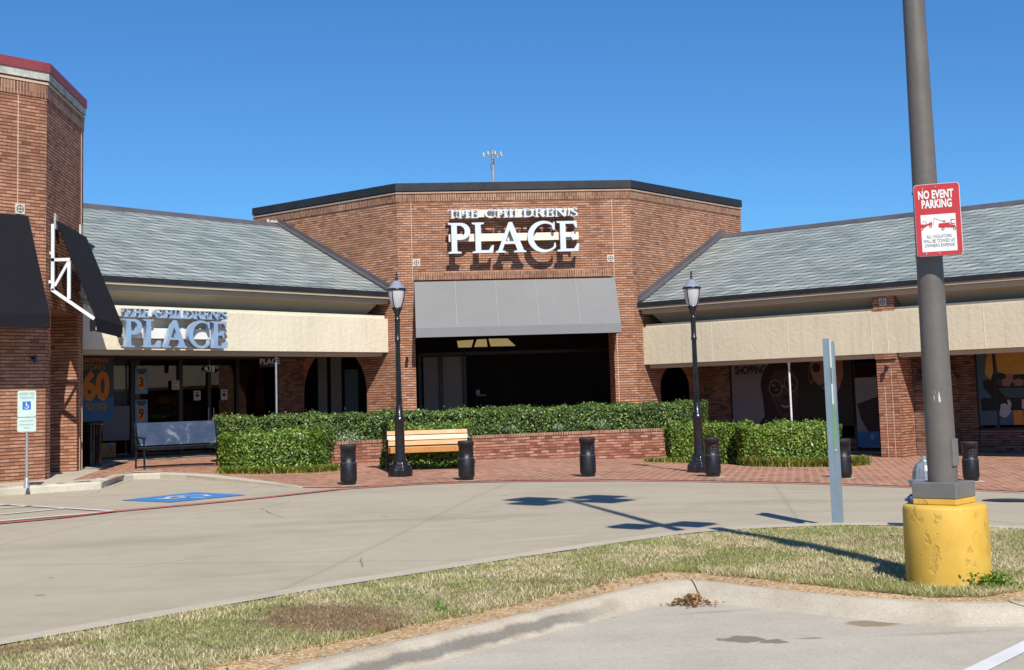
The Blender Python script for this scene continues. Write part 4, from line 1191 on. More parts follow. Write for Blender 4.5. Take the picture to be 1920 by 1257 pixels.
def d_yel(put, w, h_):
    put('poly', M['gold_print'], [(0, 0), (.28, 0), (.28, 1), (0, 1)])
    put('poly', M['sign_red'], [(.55, .2), (.66, .5), (.55, .8), (.62, .86), (.72, .6), (.86, .85), (.9, .75), (.8, .5), (.9, .25), (.84, .15), (.72, .4), (.6, .14)])
    put('ell', M['sign_blue'], .72, .82, .06, .09)
poster('floor_level_poster', 'small yellow poster with a red and blue figure low in the window beside the bin', FL, VL - .06, 181, 217, 831, 858, M['gold_print'], d_yel)
poster('window_film', 'plain grey film on the lower window between the litter bin and the bench', FL, VL - .02, 192, 243, 762, 826, M['txt_grey'], lambda put, w, h_: None, 'film')
def d_face(put, w, h_):
    put('poly', M['grey_print'], [(0, 0), (.28, 0), (.26, .5), (.3, .9), (.36, 1), (0, 1)])
    put('txt', M['ink'], 'SHOPPING', .33, .168, .86, bold=.045, sx=.66)
    put('ell', M['hair_print'], .47, .62, .22, .42)                     # hat and hair of the smiling face
    put('poly', M['hair_print'], [(.20, .0), (.30, .22), (.36, .5), (.62, .5), (.62, 0)])
    put('poly', M['skin_dark'], [(.325, .60), (.335, .75), (.38, .83), (.46, .85), (.53, .82), (.565, .70), (.565, .45), (.54, .28), (.50, .16), (.44, .12), (.39, .20), (.34, .42)])
    put('ell', M['hair_print'], .375, .58, .052, .115); put('ell', M['hair_print'], .505, .64, .052, .12)
    put('ring', M['grey_print'], .375, .58, .055, .122, .10); put('ring', M['grey_print'], .505, .64, .055, .128, .10)
    put('poly', M['grey_print'], [(.43, .60), (.45, .62), (.45, .60), (.43, .58)])
    for cx, cy in ((.36, .62), (.385, .55), (.49, .69), (.515, .62)): put('poly', M['txt_grey'], [(cx - .015, cy - .02), (cx + .015, cy - .012), (cx + .01, cy + .02), (cx - .012, cy + .012)])
    put('poly', M['hair_print'], [(.43, .46), (.47, .47), (.485, .43), (.46, .405), (.43, .42)])
    put('poly', M['hair_print'], [(.385, .37), (.45, .33), (.53, .38), (.52, .26), (.47, .20), (.41, .24)])
    put('poly', M['teeth'], [(.41, .335), (.46, .312), (.51, .342), (.495, .295), (.46, .272), (.425, .29)])
    # second, larger face half cropped by the beam
    put('poly', M['hair_print'], [(.60, 0), (.62, 1), (1, 1), (1, 0)])
    put('poly', M['skin_light'], [(.68, 1), (.675, .80), (.70, .66), (.76, .56), (.83, .46), (.86, .42), (.90, .56), (.935, .74), (.93, 1)])
    put('ell', M['hair_print'], .72, .86, .035, .07); put('ring', M['grey_print'], .675, .77, .02, .14, .12)
    put('poly', M['skin_dark'], [(.73, .60), (.78, .62), (.80, .59), (.76, .565)])
poster('face_poster', 'large dim photo poster of a smiling face in round sunglasses under the right cream beam', FR, VR - .07, 1373, 1600, 674, 800, M['hair_print'], d_face)
def d_ent(put, w, h_):
    put('poly', M['grey_print'], [(0, .62), (0, 1), (1, 1), (1, .72)])
    put('poly', M['blue_print'], [(0, 0), (1, 0), (1, .22), (0, .22)])
    put('poly', M['hair_print'], [(.05, .62), (1, .72), (1, .22), (.5, .22), (.2, .4)])
    put('ring', M['paper'], .68, .14, .09, .035, .3); put('txt', M['paper'], 'B', .10, .68, .14)
    for k in range(7): put('poly', M['skin_dark'], [(.55, .56 - .04 * k), (.9, .57 - .04 * k), (.9, .575 - .04 * k), (.55, .565 - .04 * k)])
poster('door_poster', 'tall poster, grey above and blue below, on the glass door left of the brick pier', FR, VR - .08, 1606, 1647, 708, 838, M['grey_print'], d_ent)
def d_sit(put, w, h_):
    def K(pts): return [((x - 1834) / 131., (797 - y) / 145.) for x, y in pts]
    def pp(mt, pts): put('poly', M[mt], K(pts))
    pp('sea_print', [(1834, 746), (1965, 746), (1965, 797), (1834, 797)]); pp('hair_print', [(1838, 746), (1965, 746), (1965, 770), (1838, 770)])
    pp('orange', [(1898, 770), (1916, 770), (1916, 797), (1898, 797)])
    pp('hair_print', [(1843, 716), (1848, 711), (1862, 712), (1895, 752), (1884, 760), (1876, 764), (1846, 728)])
    pp('hair_print', [(1858, 700), (1965, 700), (1965, 728), (1868, 728), (1856, 712)])
    pp('teal_print', [(1872, 728), (1965, 728), (1965, 745), (1886, 745)])
    pp('yellow_print', [(1849, 700), (1850, 690), (1854, 668), (1862, 652), (1870, 652), (1866, 694), (1859, 712)])
    pp('yellow_print', [(1870, 652), (1874, 696), (1892, 703), (1930, 702), (1965, 698), (1965, 652)])
    pp('skin_dark', [(1884, 652), (1908, 652), (1900, 658), (1890, 658)])
    pp('skin_dark', [(1870, 704), (1880, 712), (1892, 716), (1896, 724), (1884, 726), (1868, 718)])
    pp('skin_light', [(1880, 712), (1890, 708), (1898, 716), (1895, 725), (1882, 723)]); pp('skin_light', [(1902, 714), (1912, 710), (1922, 714), (1920, 724), (1904, 724)])
    pp('skin_light', [(1888, 701), (1903, 701), (1902, 718), (1891, 718)])
    pp('paper', [(1876, 758), (1884, 756), (1892, 762), (1895, 772), (1886, 782), (1880, 783), (1872, 778)])
    pp('paper', [(1888, 750), (1892, 749), (1896, 756), (1895, 764), (1891, 764)]); pp('paper', [(1916, 750), (1924, 748), (1926, 770), (1915, 766)])
    pp('frame', [(1865, 652), (1869, 652), (1872, 797), (1868, 797)])
poster('seated_figure_poster', 'large photo poster of a seated person in a yellow sweater holding a phone', FR, VR - .07, 1834, 1965, 652, 797, M['sea_print2'], d_sit)

# ================================================================== PLANTER
def curve_px(pts, z, f=None):
    return [G(px, py, z) if f is None else G(px, py, z, f) for px, py in pts]
# top outer edge of the low wall, found at z = .70
top_px = [(640, 829), (668, 826), (725, 823), (800, 820.5), (885, 818), (980, 813), (1070, 808.5), (1160, 805), (1245, 802.5)]
TZ = .70
def Gz(px, py, z):
    v = ray(px, py); t = (z - EYE) / v[2]; return Vector((v[0] * t, v[1] * t, z))
wallp = [(-1.35, 30.9), (-.95, 31.15), (-.1, 31.45), (1.0, 31.9), (2.2, 32.3), (3.4, 32.75), (4.6, 33.15), (5.6, 33.35), (6.6, 33.5), (7.4, 33.9), (8.2, 34.7)]
wallp = smooth_path([Vector((x, y, 0)) for x, y in wallp], 2)
pl = thing('planter_wall', 'low curved brick planter wall in front of the long back hedge', 'wall', (2.6, 32.4, 0)); PLO = Vector((2.6, 32.4, 0))
def strip_wall(pts, z0, z1, thick, name, mat, parent, org):
    m = MB(); L = []
    for i, p in enumerate(pts):
        a, b = pts[max(0, i - 1)], pts[min(len(pts) - 1, i + 1)]; d = (b - a).normalized(); n = Vector((-d.y, d.x, 0))
        L.append((p, p + n * thick))
    for (a, b), (c, d) in zip(L, L[1:]):
        z = lambda p, zz: (p.x, p.y, zz)
        m.quad(z(a, z0), z(c, z0), z(c, z1), z(a, z1)); m.quad(z(a, z1), z(c, z1), z(d, z1), z(b, z1)); m.quad(z(d, z0), z(b, z0), z(b, z1), z(d, z1))
    for k in (0, -1):
        a, b = L[k]; m.quad(z(a, z0), z(b, z0), z(b, z1), z(a, z1))
    o = m.build(name, mat)
    # running u coordinate along the wall so that bricks stay level
    uv = o.data.uv_layers[0].data; s = 0; k = 0
    for (a, b), (c, d) in zip(L, L[1:]):
        l = (c - a).length
        for (uu, vv) in ((s, z0), (s + l, z0), (s + l, z1), (s, z1)): uv[k].uv = (uu, vv); k += 1
        for (uu, vv) in ((s, 0), (s + l, 0), (s + l, .2), (s, .2)): uv[k].uv = (uu, vv); k += 1
        for (uu, vv) in ((s + l, z0), (s, z0), (s, z1), (s + l, z1)): uv[k].uv = (uu, vv); k += 1
        s += l
    o.parent = parent; o.matrix_parent_inverse = Matrix.Translation(-org)
    return o
strip_wall(wallp, -.3, TZ - .07, .2, 'wall', M['planter'], pl, PLO)
strip_wall([p + Vector((0, -.012, 0)) for p in wallp], TZ - .068, TZ, .23, 'coping', M['soldier'], pl, PLO)
m = MB()
for a, b in zip(wallp, wallp[1:]): m.quad((a.x, a.y + .2, TZ - .1), (b.x, b.y + .2, TZ - .1), (b.x, b.y + 1.9, TZ - .05), (a.x, a.y + 1.9, TZ - .05))
part(m, 'soil', M['soil'], pl, PLO)

# ================================================================== LEAVES
def leaf_mat(name, stops, patch=None):
    m, nt, b = new_mat(name)
    g_ = nt.nodes.new('ShaderNodeNewGeometry')
    col = RAMP(nt, g_.outputs['Random Per Island'], stops)
    n = NOISE(nt, g_.outputs['Position'], 1.3, 4, .6)
    col = MIX(nt, .6, col, RAMP(nt, n, [(.35, (.6, .68, .6)), (.65, (1.25, 1.2, 1.1))]), 'MULTIPLY')
    if patch:
        n2 = NOISE(nt, MAPV(nt, g_.outputs['Position'], loc=(4, 2, 1)), .9, 3, .5)
        col = MIX(nt, MA(nt, 'MULTIPLY', RAMP(nt, n2, [(.66, 0.), (.72, 1.)]), .6), col, patch)
    nt.links.new(col, b.inputs['Base Color'])
    b.inputs['Roughness'].default_value = .38
    b.inputs['Specular IOR Level'].default_value = .45
    # thin leaves let some light through
    tr = nt.nodes.new('ShaderNodeBsdfTranslucent'); nt.links.new(MIX(nt, 1., col, (.9, 1.1, .4), 'MULTIPLY'), tr.inputs[0])
    mx = nt.nodes.new('ShaderNodeMixShader'); mx.inputs[0].default_value = .22
    out = nt.nodes['Material Output']
    nt.links.new(b.outputs[0], mx.inputs[1]); nt.links.new(tr.outputs[0], mx.inputs[2]); nt.links.new(mx.outputs[0], out.inputs[0])
    return m
M['leaf'] = leaf_mat('hedge_leaf', [(0, (.03, .065, .010)), (.35, (.10, .19, .026)), (.7, (.22, .36, .05)), (.9, (.36, .50, .09)), (1, (.50, .58, .18))], (.22, .10, .04))
M['leaf_light'] = leaf_mat('light_hedge_leaf', [(0, (.04, .08, .012)), (.35, (.12, .21, .03)), (.75, (.25, .38, .055)), (1, (.45, .53, .14))], (.25, .12, .04))
M['leaf_dark'] = leaf_mat('dark_hedge_leaf', [(0, (.03, .06, .018)), (.5, (.11, .19, .048)), (.85, (.22, .34, .075)), (1, (.42, .50, .18))], (.25, .13, .06))
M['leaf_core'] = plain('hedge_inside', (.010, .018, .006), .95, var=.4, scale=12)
def mesh_np(name, V_, Fc, mat, parent=None, smooth=False):
    me = bpy.data.meshes.new(name)
    k = Fc.shape[1]
    me.vertices.add(len(V_)); me.vertices.foreach_set('co', np.ascontiguousarray(V_, np.float32).ravel())
    me.loops.add(Fc.size); me.loops.foreach_set('vertex_index', Fc.astype(np.int32).ravel())
    me.polygons.add(len(Fc)); me.polygons.foreach_set('loop_start', np.arange(0, Fc.size, k, dtype=np.int32)); me.polygons.foreach_set('loop_total', np.full(len(Fc), k, np.int32))
    if isinstance(mat, (list, tuple)):
        for x in mat: me.materials.append(x)
    else: me.materials.append(mat)
    me.update(calc_edges=True)
    o = bpy.data.objects.new(name, me); COL.objects.link(o)
    if parent is not None: o.parent = parent
    return o
def leaf_cloud(name, P, N, size, mat, seed, parent=None, spread=.8, long=1.6):
    R_ = np.random.default_rng(seed); n = len(P)
    d = N + R_.normal(0, spread, (n, 3)); d /= np.linalg.norm(d, axis=1)[:, None]
    t = np.cross(d, R_.normal(0, 1, (n, 3))); t /= np.linalg.norm(t, axis=1)[:, None]
    b = np.cross(d, t)
    s = size * R_.uniform(.5, 1.5, n)[:, None]
    V_ = np.stack([P - t * s * long * .5, P + b * s * .38 + d * s * .12, P + t * s * long * .5, P - b * s * .38 + d * s * .12], 1).reshape(-1, 3)
    return mesh_np(name, V_, np.arange(n * 4).reshape(-1, 4), mat, parent)
def hedge(label, path, wid, z0, z1, dens, mat, seed, size=.045, taper=.0, group='clipped hedges on the plaza', zf=None, bulge=.085, closed_sides=True):
    """clipped hedge whose rounded box section follows path (2-D points, centre line)"""
    P = interp_path(smooth_path([Vector((x, y, 0)) for x, y in path], 2), .25)
    R_ = np.random.default_rng(seed)
    pts = np.array([[p.x, p.y] for p in P]); seg = np.diff(pts, axis=0); L = np.linalg.norm(seg, axis=1); cum = np.concatenate([[0], np.cumsum(L)]); T = cum[-1]
    c = Vector((float(pts[:, 0].mean()), float(pts[:, 1].mean()), z0))
    t = thing('hedge', label, 'hedge', c, group=group)
    hgt = z1 - z0
    tot_len = T + wid
    area = 2 * tot_len * hgt + wid * T + 2 * wid * hgt
    n = int(area * dens * 1.35)
    # parametrise: s along the path, a around the section (side, top, side)
    per = 2 * hgt + wid
    s = R_.uniform(-wid * .0, T, int(n * .92)); a = R_.uniform(0, per, len(s))
    def frame(s):
        i = np.clip(np.searchsorted(cum, s) - 1, 0, len(L) - 1)
        f = (s - cum[i]) / L[i]
        p = pts[i] + seg[i] * f[:, None]
        ud = seg / L[:, None]; vd = np.concatenate([ud[:1], (ud[:-1] + ud[1:]), ud[-1:]]); vd /= np.linalg.norm(vd, axis=1)[:, None]
        d = vd[i] * (1 - f[:, None]) + vd[i + 1] * f[:, None]; d /= np.linalg.norm(d, axis=1)[:, None]
        return p, d
    p, d = frame(s); nn = np.stack([d[:, 1], -d[:, 0]], 1)      # towards the camera side when path runs left to right
    off = np.where(a < hgt, wid / 2, np.where(a > hgt + wid, -wid / 2, wid / 2 - (a - hgt)))
    z = np.where(a < hgt, a, np.where(a > hgt + wid, hgt - (a - hgt - wid), hgt))
    no = np.where(a < hgt, 1., np.where(a > hgt + wid, -1., 0.)); nz = np.where((a >= hgt) & (a <= hgt + wid), 1., 0.05)
    # round the top shoulders
    rr = .13
    k = (np.abs(off) > wid / 2 - rr) & (z > hgt - rr)
    ca, cz = np.sign(off) * (wid / 2 - rr), hgt - rr
    da, dz = off - ca, z - cz; ln = np.sqrt(da ** 2 + dz ** 2) + 1e-6
    off = np.where(k, ca + da / ln * rr, off); z = np.where(k, cz + dz / ln * rr, z)
    no = np.where(k, da / ln, no); nz = np.where(k, dz / ln, nz)
    X = p[:, 0] + nn[:, 0] * off; Y = p[:, 1] + nn[:, 1] * off
    N = np.stack([nn[:, 0] * no, nn[:, 1] * no, nz], 1)
    # ends
    m_ = int(n * .08 * max(1, 6 * wid / T))
    Es, En = [], []
    for end, sg in ((0, -1), (len(P) - 1, 1)):
        i = min(end, len(L) - 1); dd = seg[i] / L[i] * sg; q = pts[end]; nv = np.array([dd[1], -dd[0]])
        aa = R_.uniform(-wid / 2, wid / 2, m_); zz = R_.uniform(0, hgt, m_)
        bul = .22 * (1 - (aa / (wid / 2)) ** 2) * wid
        zz = np.minimum(zz, hgt - .05 * (np.abs(aa) / wid * 2) ** 2)
        Es.append(np.stack([q[0] + nv[0] * aa + dd[0] * bul, q[1] + nv[1] * aa + dd[1] * bul, zz], 1)); En.append(np.tile([dd[0], dd[1], .1], (m_, 1)))
        # cap top
        k_ = m_ // 3; aa = R_.uniform(-wid / 2, wid / 2, k_); fr_ = R_.uniform(0, 1, k_) * .22 * (1 - (aa / (wid / 2)) ** 2) * wid
        Es.append(np.stack([q[0] + nv[0] * aa + dd[0] * fr_, q[1] + nv[1] * aa + dd[1] * fr_, np.full(k_, hgt)], 1)); En.append(np.tile([0, 0, 1.], (k_, 1)))
    PP = np.concatenate([np.stack([X, Y, z], 1)] + Es); NN = np.concatenate([N] + En)
    # lumpy surface
    ph = R_.uniform(0, 6, 6)
    lump = (np.sin(PP[:, 0] * 3.1 + ph[0]) * np.sin(PP[:, 1] * 2.7 + ph[1]) + .6 * np.sin(PP[:, 0] * 7.3 + ph[2] + PP[:, 2] * 4) + .5 * np.sin(PP[:, 1] * 8.1 + PP[:, 2] * 6 + ph[3]))
    dep = lump * bulge * .5 + R_.normal(0, .018, len(PP)) - R_.exponential(.03, len(PP)) + np.where(R_.random(len(PP)) < .02, R_.uniform(.02, .10, len(PP)), 0)
    PP = PP + NN * dep[:, None]
    if zf is not None: base = np.array([float(zf(x, y)) for x, y in PP[:, :2]])
    else: base = np.full(len(PP), z0)
    # keep the clipped top level even when the ground slopes
    PP[:, 2] = base + PP[:, 2] * (z1 - base) / hgt
    loc = np.array(c)
    leaf_cloud('foliage', PP - loc, NN, size * .86, mat, seed, t, spread=.62)
    # dark twiggy inside
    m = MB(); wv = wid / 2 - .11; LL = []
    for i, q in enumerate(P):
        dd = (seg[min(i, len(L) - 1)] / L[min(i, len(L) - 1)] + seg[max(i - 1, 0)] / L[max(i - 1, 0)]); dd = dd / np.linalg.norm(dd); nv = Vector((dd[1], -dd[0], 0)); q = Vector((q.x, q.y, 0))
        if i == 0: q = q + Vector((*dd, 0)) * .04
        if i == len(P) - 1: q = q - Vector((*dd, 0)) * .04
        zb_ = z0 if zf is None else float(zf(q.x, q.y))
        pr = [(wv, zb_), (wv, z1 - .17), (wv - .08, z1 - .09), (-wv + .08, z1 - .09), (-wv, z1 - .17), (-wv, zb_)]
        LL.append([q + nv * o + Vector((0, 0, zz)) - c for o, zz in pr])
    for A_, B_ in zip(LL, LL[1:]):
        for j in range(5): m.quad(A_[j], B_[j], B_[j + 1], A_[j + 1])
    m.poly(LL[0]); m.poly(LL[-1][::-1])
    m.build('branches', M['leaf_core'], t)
    return t
# A: big block at the front left
pA = [G(405, 889, 0, hp), G(620, 886, 0, hp)]
hA0, hA1 = pA
hedge('big box hedge in front of the left bench, nearest the kerb', [(hA0.x + .30, hA0.y + .62), (hA0.x + 1.3, hA0.y + .58), (hA1.x - .42, hA1.y + .65)], 1.2, .12, .97, 1500, M['leaf'], 11, zf=hp, taper=0)
hedge('hedge block between the big front-left hedge and the planter wall', [(hA1.x - 1.0, hA1.y + 1.2), (hA1.x - .55, hA1.y + 2.2), (hA1.x - .3, hA1.y + 3.1)], .95, .15, 1.06, 1300, M['leaf_dark'], 12, zf=hp)
# B: long hedge on the planter
bx = [(-3.9, 33.2), (-2.6, 33.0), (-1.2, 32.75), (-.2, 32.75), (1.0, 33.05), (2.2, 33.4), (3.4, 33.85), (4.6, 34.25), (5.6, 34.5), (6.8, 34.7), (8.0, 35.3)]
hedge('longest hedge, running behind the planter wall across the centre', bx, 1.15, TZ - .1, 1.30, 1150, M['leaf_dark'], 13)
# C: hedge behind the wooden bench
c0, c1 = Gz(722, 800, 1.0), Gz(888, 797, 1.0)
hedge('low light green hedge directly behind the orange wooden bench', [(.02, 29.28), (1.62, 29.40)], .62, .1, 1.03, 1500, M['leaf_light'], 14, zf=hp)
# D: right hedge with a step towards the viewer
hedge('short dark hedge behind the right street lamp', [(6.85, 32.0), (7.5, 31.6), (8.1, 30.9)], 1.0, -.1, .78, 1400, M['leaf'], 15, zf=hp)
hedge('bright green hedge with yellow grass at its foot, right of the right street lamp', [(8.05, 30.15), (8.7, 29.85), (9.4, 29.95), (9.85, 30.25)], 1.05, -.18, .78, 1500, M['leaf_light'], 16, zf=hp)

# ---- border grass at the foot of the hedges, succulents on the planter
M['blade_yellow'] = leaf_mat('border_grass_blade', [(0, (.08, .13, .02)), (.4, (.22, .28, .04)), (.8, (.38, .40, .09)), (1, (.55, .48, .20))])
M['blade_white'] = leaf_mat('silver_leaf', [(0, (.16, .24, .15)), (.5, (.33, .43, .30)), (1, (.62, .66, .52))])
def tufts(name, pts, ln, wd, mat, seed, lean=.8, kind=None, per=12, parent=None, org=Vector((0, 0, 0)), up=1.):
    R_ = np.random.default_rng(seed); P = np.array([list(p) for p in pts], float); n = len(P) * per
    P = np.repeat(P, per, 0) + np.concatenate([R_.normal(0, .03, (n, 2)), np.zeros((n, 1))], 1)
    a = R_.uniform(0, 2 * np.pi, n); l = R_.uniform(.1, 1, n) * lean; Ls = ln * R_.uniform(.6, 1.2, n)
    dirh = np.stack([np.cos(a), np.sin(a), np.zeros(n)], 1); side = np.stack([-np.sin(a), np.cos(a), np.zeros(n)], 1) * (wd / 2)
    mid = P + dirh * (l * Ls * .45)[:, None] + np.array([0, 0, 1.]) * (Ls * .62 * up)[:, None]
    tip = P + dirh * (l * Ls)[:, None] + np.array([0, 0, 1.]) * (Ls * (1 - l * .55) * .78 * up)[:, None]
    V_ = np.stack([P - side, P + side, mid + side * .8, mid - side * .8, tip], 1).reshape(-1, 3) - np.array(org)
    i = np.arange(n)[:, None] * 5
    F4 = np.concatenate([i, i + 1, i + 2, i + 3], 1); F3 = np.concatenate([i + 3, i + 2, i + 4], 1)
    me = bpy.data.meshes.new(name)
    me.vertices.add(len(V_)); me.vertices.foreach_set('co', V_.astype(np.float32).ravel())
    loops = np.concatenate([F4.ravel(), F3.ravel()]); me.loops.add(len(loops)); me.loops.foreach_set('vertex_index', loops.astype(np.int32))
    st = np.concatenate([np.arange(0, n * 4, 4), n * 4 + np.arange(0, n * 3, 3)]); tt = np.concatenate([np.full(n, 4), np.full(n, 3)])
    me.polygons.add(2 * n); me.polygons.foreach_set('loop_start', st.astype(np.int32)); me.polygons.foreach_set('loop_total', tt.astype(np.int32))
    me.materials.append(mat); me.update(calc_edges=True)
    o = bpy.data.objects.new(name, me); COL.objects.link(o)
    if parent is not None: o.parent = parent
    else: o.location = org
    return o
def along(path, n, sd, seed, f=hp):
    R_ = random.Random(seed); P = interp_path([Vector((*p, 0)) for p in path], .1); out = []
    for _ in range(n):
        p = R_.choice(P); x, y = p.x + R_.uniform(-sd, sd), p.y + R_.uniform(-sd, sd); out.append((x, y, float(f(x, y)) + .01))
    return out
def bg_grass(label, path, n, sd, seed, ln=.28):
    p = along(path, n, sd, seed); org = Vector(p[0])
    return tag(tufts('border_grass', p, ln, .016, M['blade_yellow'], seed, 1.0, org=org), label, 'grass', kind='stuff')
bg_grass('yellow green grass edging along the foot of the big front-left hedge', [(hA0.x + .1, hA0.y + .05), (hA1.x - .3, hA1.y - .05), (hA1.x + .1, hA1.y + .35)], 220, .10, 21, .2)
bg_grass('yellow green grass edging along the foot of the bright hedge on the right', [(8.0, 29.5), (8.7, 29.2), (9.5, 29.25), (10.2, 29.6), (10.7, 30.1)], 300, .14, 22, .3)
bg_grass('sparse yellow grass at the foot of the short dark hedge behind the right lamp', [(6.1, 31.75), (7.1, 31.2)], 50, .08, 23, .16)
for k, (px, lab) in enumerate(((965, 'leftmost of the four pale spiky plants on the planter wall'), (1045, 'second from left of the four pale spiky plants on the planter wall'), (1125, 'third from left of the four pale spiky plants, in front of the yellowest leaves'), (1207, 'rightmost and smallest of the four pale spiky plants on the planter wall'))):
    v = ray(px, 806); u_ = v[0] / v[1]
    best = min(wallp, key=lambda p: abs(p.x / p.y - u_))
    c = Vector((best.x, best.y + .30, TZ - .08)); sz = (.36, .38, .42, .26)[k]
    t = thing('spiky_plant', lab, 'plant', c, group='pale spiky plants on the planter wall')
    tufts('leaves', [(c.x, c.y, c.z)] * 3, sz, .035, M['blade_white'], 30 + k, 1.0, per=26, parent=t, org=c, up=1.)
v = ray(655, 826); best = min(wallp, key=lambda p: abs(p.x / p.y - v[0] / v[1]))
c = Vector((best.x, best.y + .22, TZ - .08))
t = thing('flowering_plant', 'small pale flowering plant at the left end of the planter wall', 'plant', c)
R_ = np.random.default_rng(5)
pp = R_.normal(0, 1, (260, 3)) * [.2, .1, .09] + [0, 0, .14]
leaf_cloud('leaves', pp, np.tile([0, -.3, 1.], (260, 1)), .04, M['blade_white'], 6, t)

# ================================================================== STREET LAMPS
def make_lamp():
    t = thing('street_lamp', '', 'street lamp', (0, 0, 0), group='black street lamps on the brick plaza')
    m = MB()
    m.lathe([(.245, 0), (.25, .02), (.245, .12), (.235, .15), (.215, .17), (.20, .215), (.165, .235), (.15, .27), (.15, .30), (.118, .33), (.112, .36)], 8, smooth=False)
    m.build('base', M['black_paint'], t, bevel=.008)
    m = MB()
    m.lathe([(.10, .34), (.103, .36), (.095, .40), (.093, 1.02), (.10, 1.04), (.118, 1.055), (.12, 1.10), (.10, 1.13), (.088, 1.16), (.092, 1.175), (.07, 1.19), (.066, 1.34), (.06, 1.36)], 24)
    m.build('lower_shaft', M['black_paint'], t)
    m = MB(); n = 16; prof = []
    pts = []; Zs = (1.35, 2.72)
    for z, r in ((1.35, .058), (2.62, .045)):
        for i in range(n * 2):
            a = math.pi * i / n; q = r * (1 if i % 2 else .86); pts.append((q * math.cos(a), q * math.sin(a), z))
    m.add(pts, [(i, (i + 1) % (2 * n), 2 * n + (i + 1) % (2 * n), 2 * n + i) for i in range(2 * n)])
    m.build('fluted_shaft', M['black_paint'], t)
    m = MB(); m.lathe([(.045, 2.60), (.058, 2.61), (.058, 2.66), (.05, 2.67), (.05, 3.02), (.056, 3.03), (.056, 3.06), (.046, 3.07), (.05, 3.14), (.075, 3.22), (.098, 3.26), (.10, 3.275)], 20)
    m.build('upper_shaft', M['black_paint'], t)
    m = MB(); m.lathe([(.085, 3.27), (.125, 3.36), (.155, 3.48), (.168, 3.60), (.168, 3.625)], 20); m.build('globe', M['globe'], t)
    m = MB(); m.tube((0, 0, 3.27), (0, 0, 3.42), .03, n=8); m.build('bulb', M['globe'], t)
    m = MB()
    for i in range(4):
        a = math.pi / 4 + math.pi / 2 * i
        for (r0, z0), (r1, z1) in zip([(.09, 3.27), (.132, 3.36), (.162, 3.48), (.176, 3.60)], [(.132, 3.36), (.162, 3.48), (.176, 3.60), (.178, 3.63)]):
            m.bar((r0 * math.cos(a), r0 * math.sin(a), z0), (r1 * math.cos(a), r1 * math.sin(a), z1 + .004), .014, .014, (math.cos(a), math.sin(a), 0))
    m.lathe([(.10, 3.255), (.105, 3.28), (.085, 3.285)], 20)
    m.build('cage', M['black_paint'], t)
    m = MB(); m.lathe([(.166, 3.622), (.188, 3.622), (.19, 3.65), (.17, 3.665)], 24); m.build('rim', M['black_paint'], t)
    m = MB(); m.lathe([(.178, 3.655), (.165, 3.685), (.125, 3.72), (.095, 3.76), (.07, 3.80), (.045, 3.815)], 24); m.build('hood', M['hood'], t)
    m = MB(); m.lathe([(.05, 3.81), (.03, 3.83), (.018, 3.85), (.028, 3.87), (.018, 3.89), (.012, 3.91), (.022, 3.93), (.003, 3.995)], 12); m.build('finial', M['black_paint'], t)
    return t
M['hood'] = plain('glossy_grey_hood', (.26, .29, .36), .22, var=.1, scale=6, coat=.5)
lamp0 = make_lamp()
def on_ground(px, py, D, f=hp):
    v = ray(px, py); x, y = v[0] * D / v[1], D; return Vector((x, y, float(f(x, y)) + .012))
for o, (px, py, D, lab) in zip((lamp0, copy_tree(lamp0)), ((751, 886, 26.6, 'black street lamp standing in front of the orange wooden bench'), (1312, 886, 26.4, 'black street lamp standing in front of the short dark hedge on the right'))):
    o.location = on_ground(px, py, D); o['label'] = lab; o.rotation_euler.z = .25 if px < 900 else .0

# ================================================================== BOLLARDS
def make_bollard():
    t = thing('bollard', '', 'bollard', (0, 0, 0), group='black bollards along the red line')
    m = MB(); m.lathe([(.13, 0), (.13, .06), (.146, .065), (.149, .09), (.149, .385), (.142, .40), (.135, .405), (.135, .62), (.147, .625), (.149, .70), (.143, .715), (.12, .722), (0, .724)], 28); m.build('body', M['black_plastic'], t)
    m = MB(); m.lathe([(.1485, .383), (.153, .39), (.153, .402), (.140, .407)], 28); m.build('ring', M['ring_edge'], t)
    m = MB(); m.lathe([(.148, .69), (.152, .70), (.148, .712)], 28); m.build('ring', M['ring_edge'], t)
    m = MB(); r = .075
    R0 = .1365
    def S(a, z, o=0.): return (math.sin(a) * (R0 + o), -math.cos(a) * (R0 + o), z)
    for k in range(24):
        t0, t1 = 2 * math.pi * k / 24, 2 * math.pi * (k + 1) / 24
        P = [(math.cos(t_) * rr, math.sin(t_) * rr) for t_, rr in ((t0, r * .8), (t0, r), (t1, r), (t1, r * .8))]
        m.add([S(x / R0, .515 + z, .006) for x, z in P], [(0, 1, 2, 3)])
        P2_ = [(math.cos(t_) * r, math.sin(t_) * r) for t_ in (t0, t1)]
        m.add([S(P2_[0][0] / R0, .515 + P2_[0][1], 0), S(P2_[1][0] / R0, .515 + P2_[1][1], 0), S(P2_[1][0] / R0, .515 + P2_[1][1], .006), S(P2_[0][0] / R0, .515 + P2_[0][1], .006)], [(0, 1, 2, 3)])
    for (a0, a1, b0, b1) in ((-.06, .06, -.008, .008), (-.008, .008, -.06, .06)):
        nseg = 6
        for k in range(nseg):
            x0, x1 = a0 + (a1 - a0) * k / nseg, a0 + (a1 - a0) * (k + 1) / nseg
            m.add([S(x0 / R0, .515 + b0, .008), S(x1 / R0, .515 + b0, .008), S(x1 / R0, .515 + b1, .008), S(x0 / R0, .515 + b1, .008)], [(0, 1, 2, 3)])
    m.build('emblem', M['ring_edge'], t)
    m = MB(); m.cbox((0, 0, -.02), .34, .34, .025); m.build('footing', M['walk'], t)
    return t
M['ring_edge'] = plain('dull_bollard_edge', (.045, .047, .052), .35, var=.2)
bol0 = make_bollard()
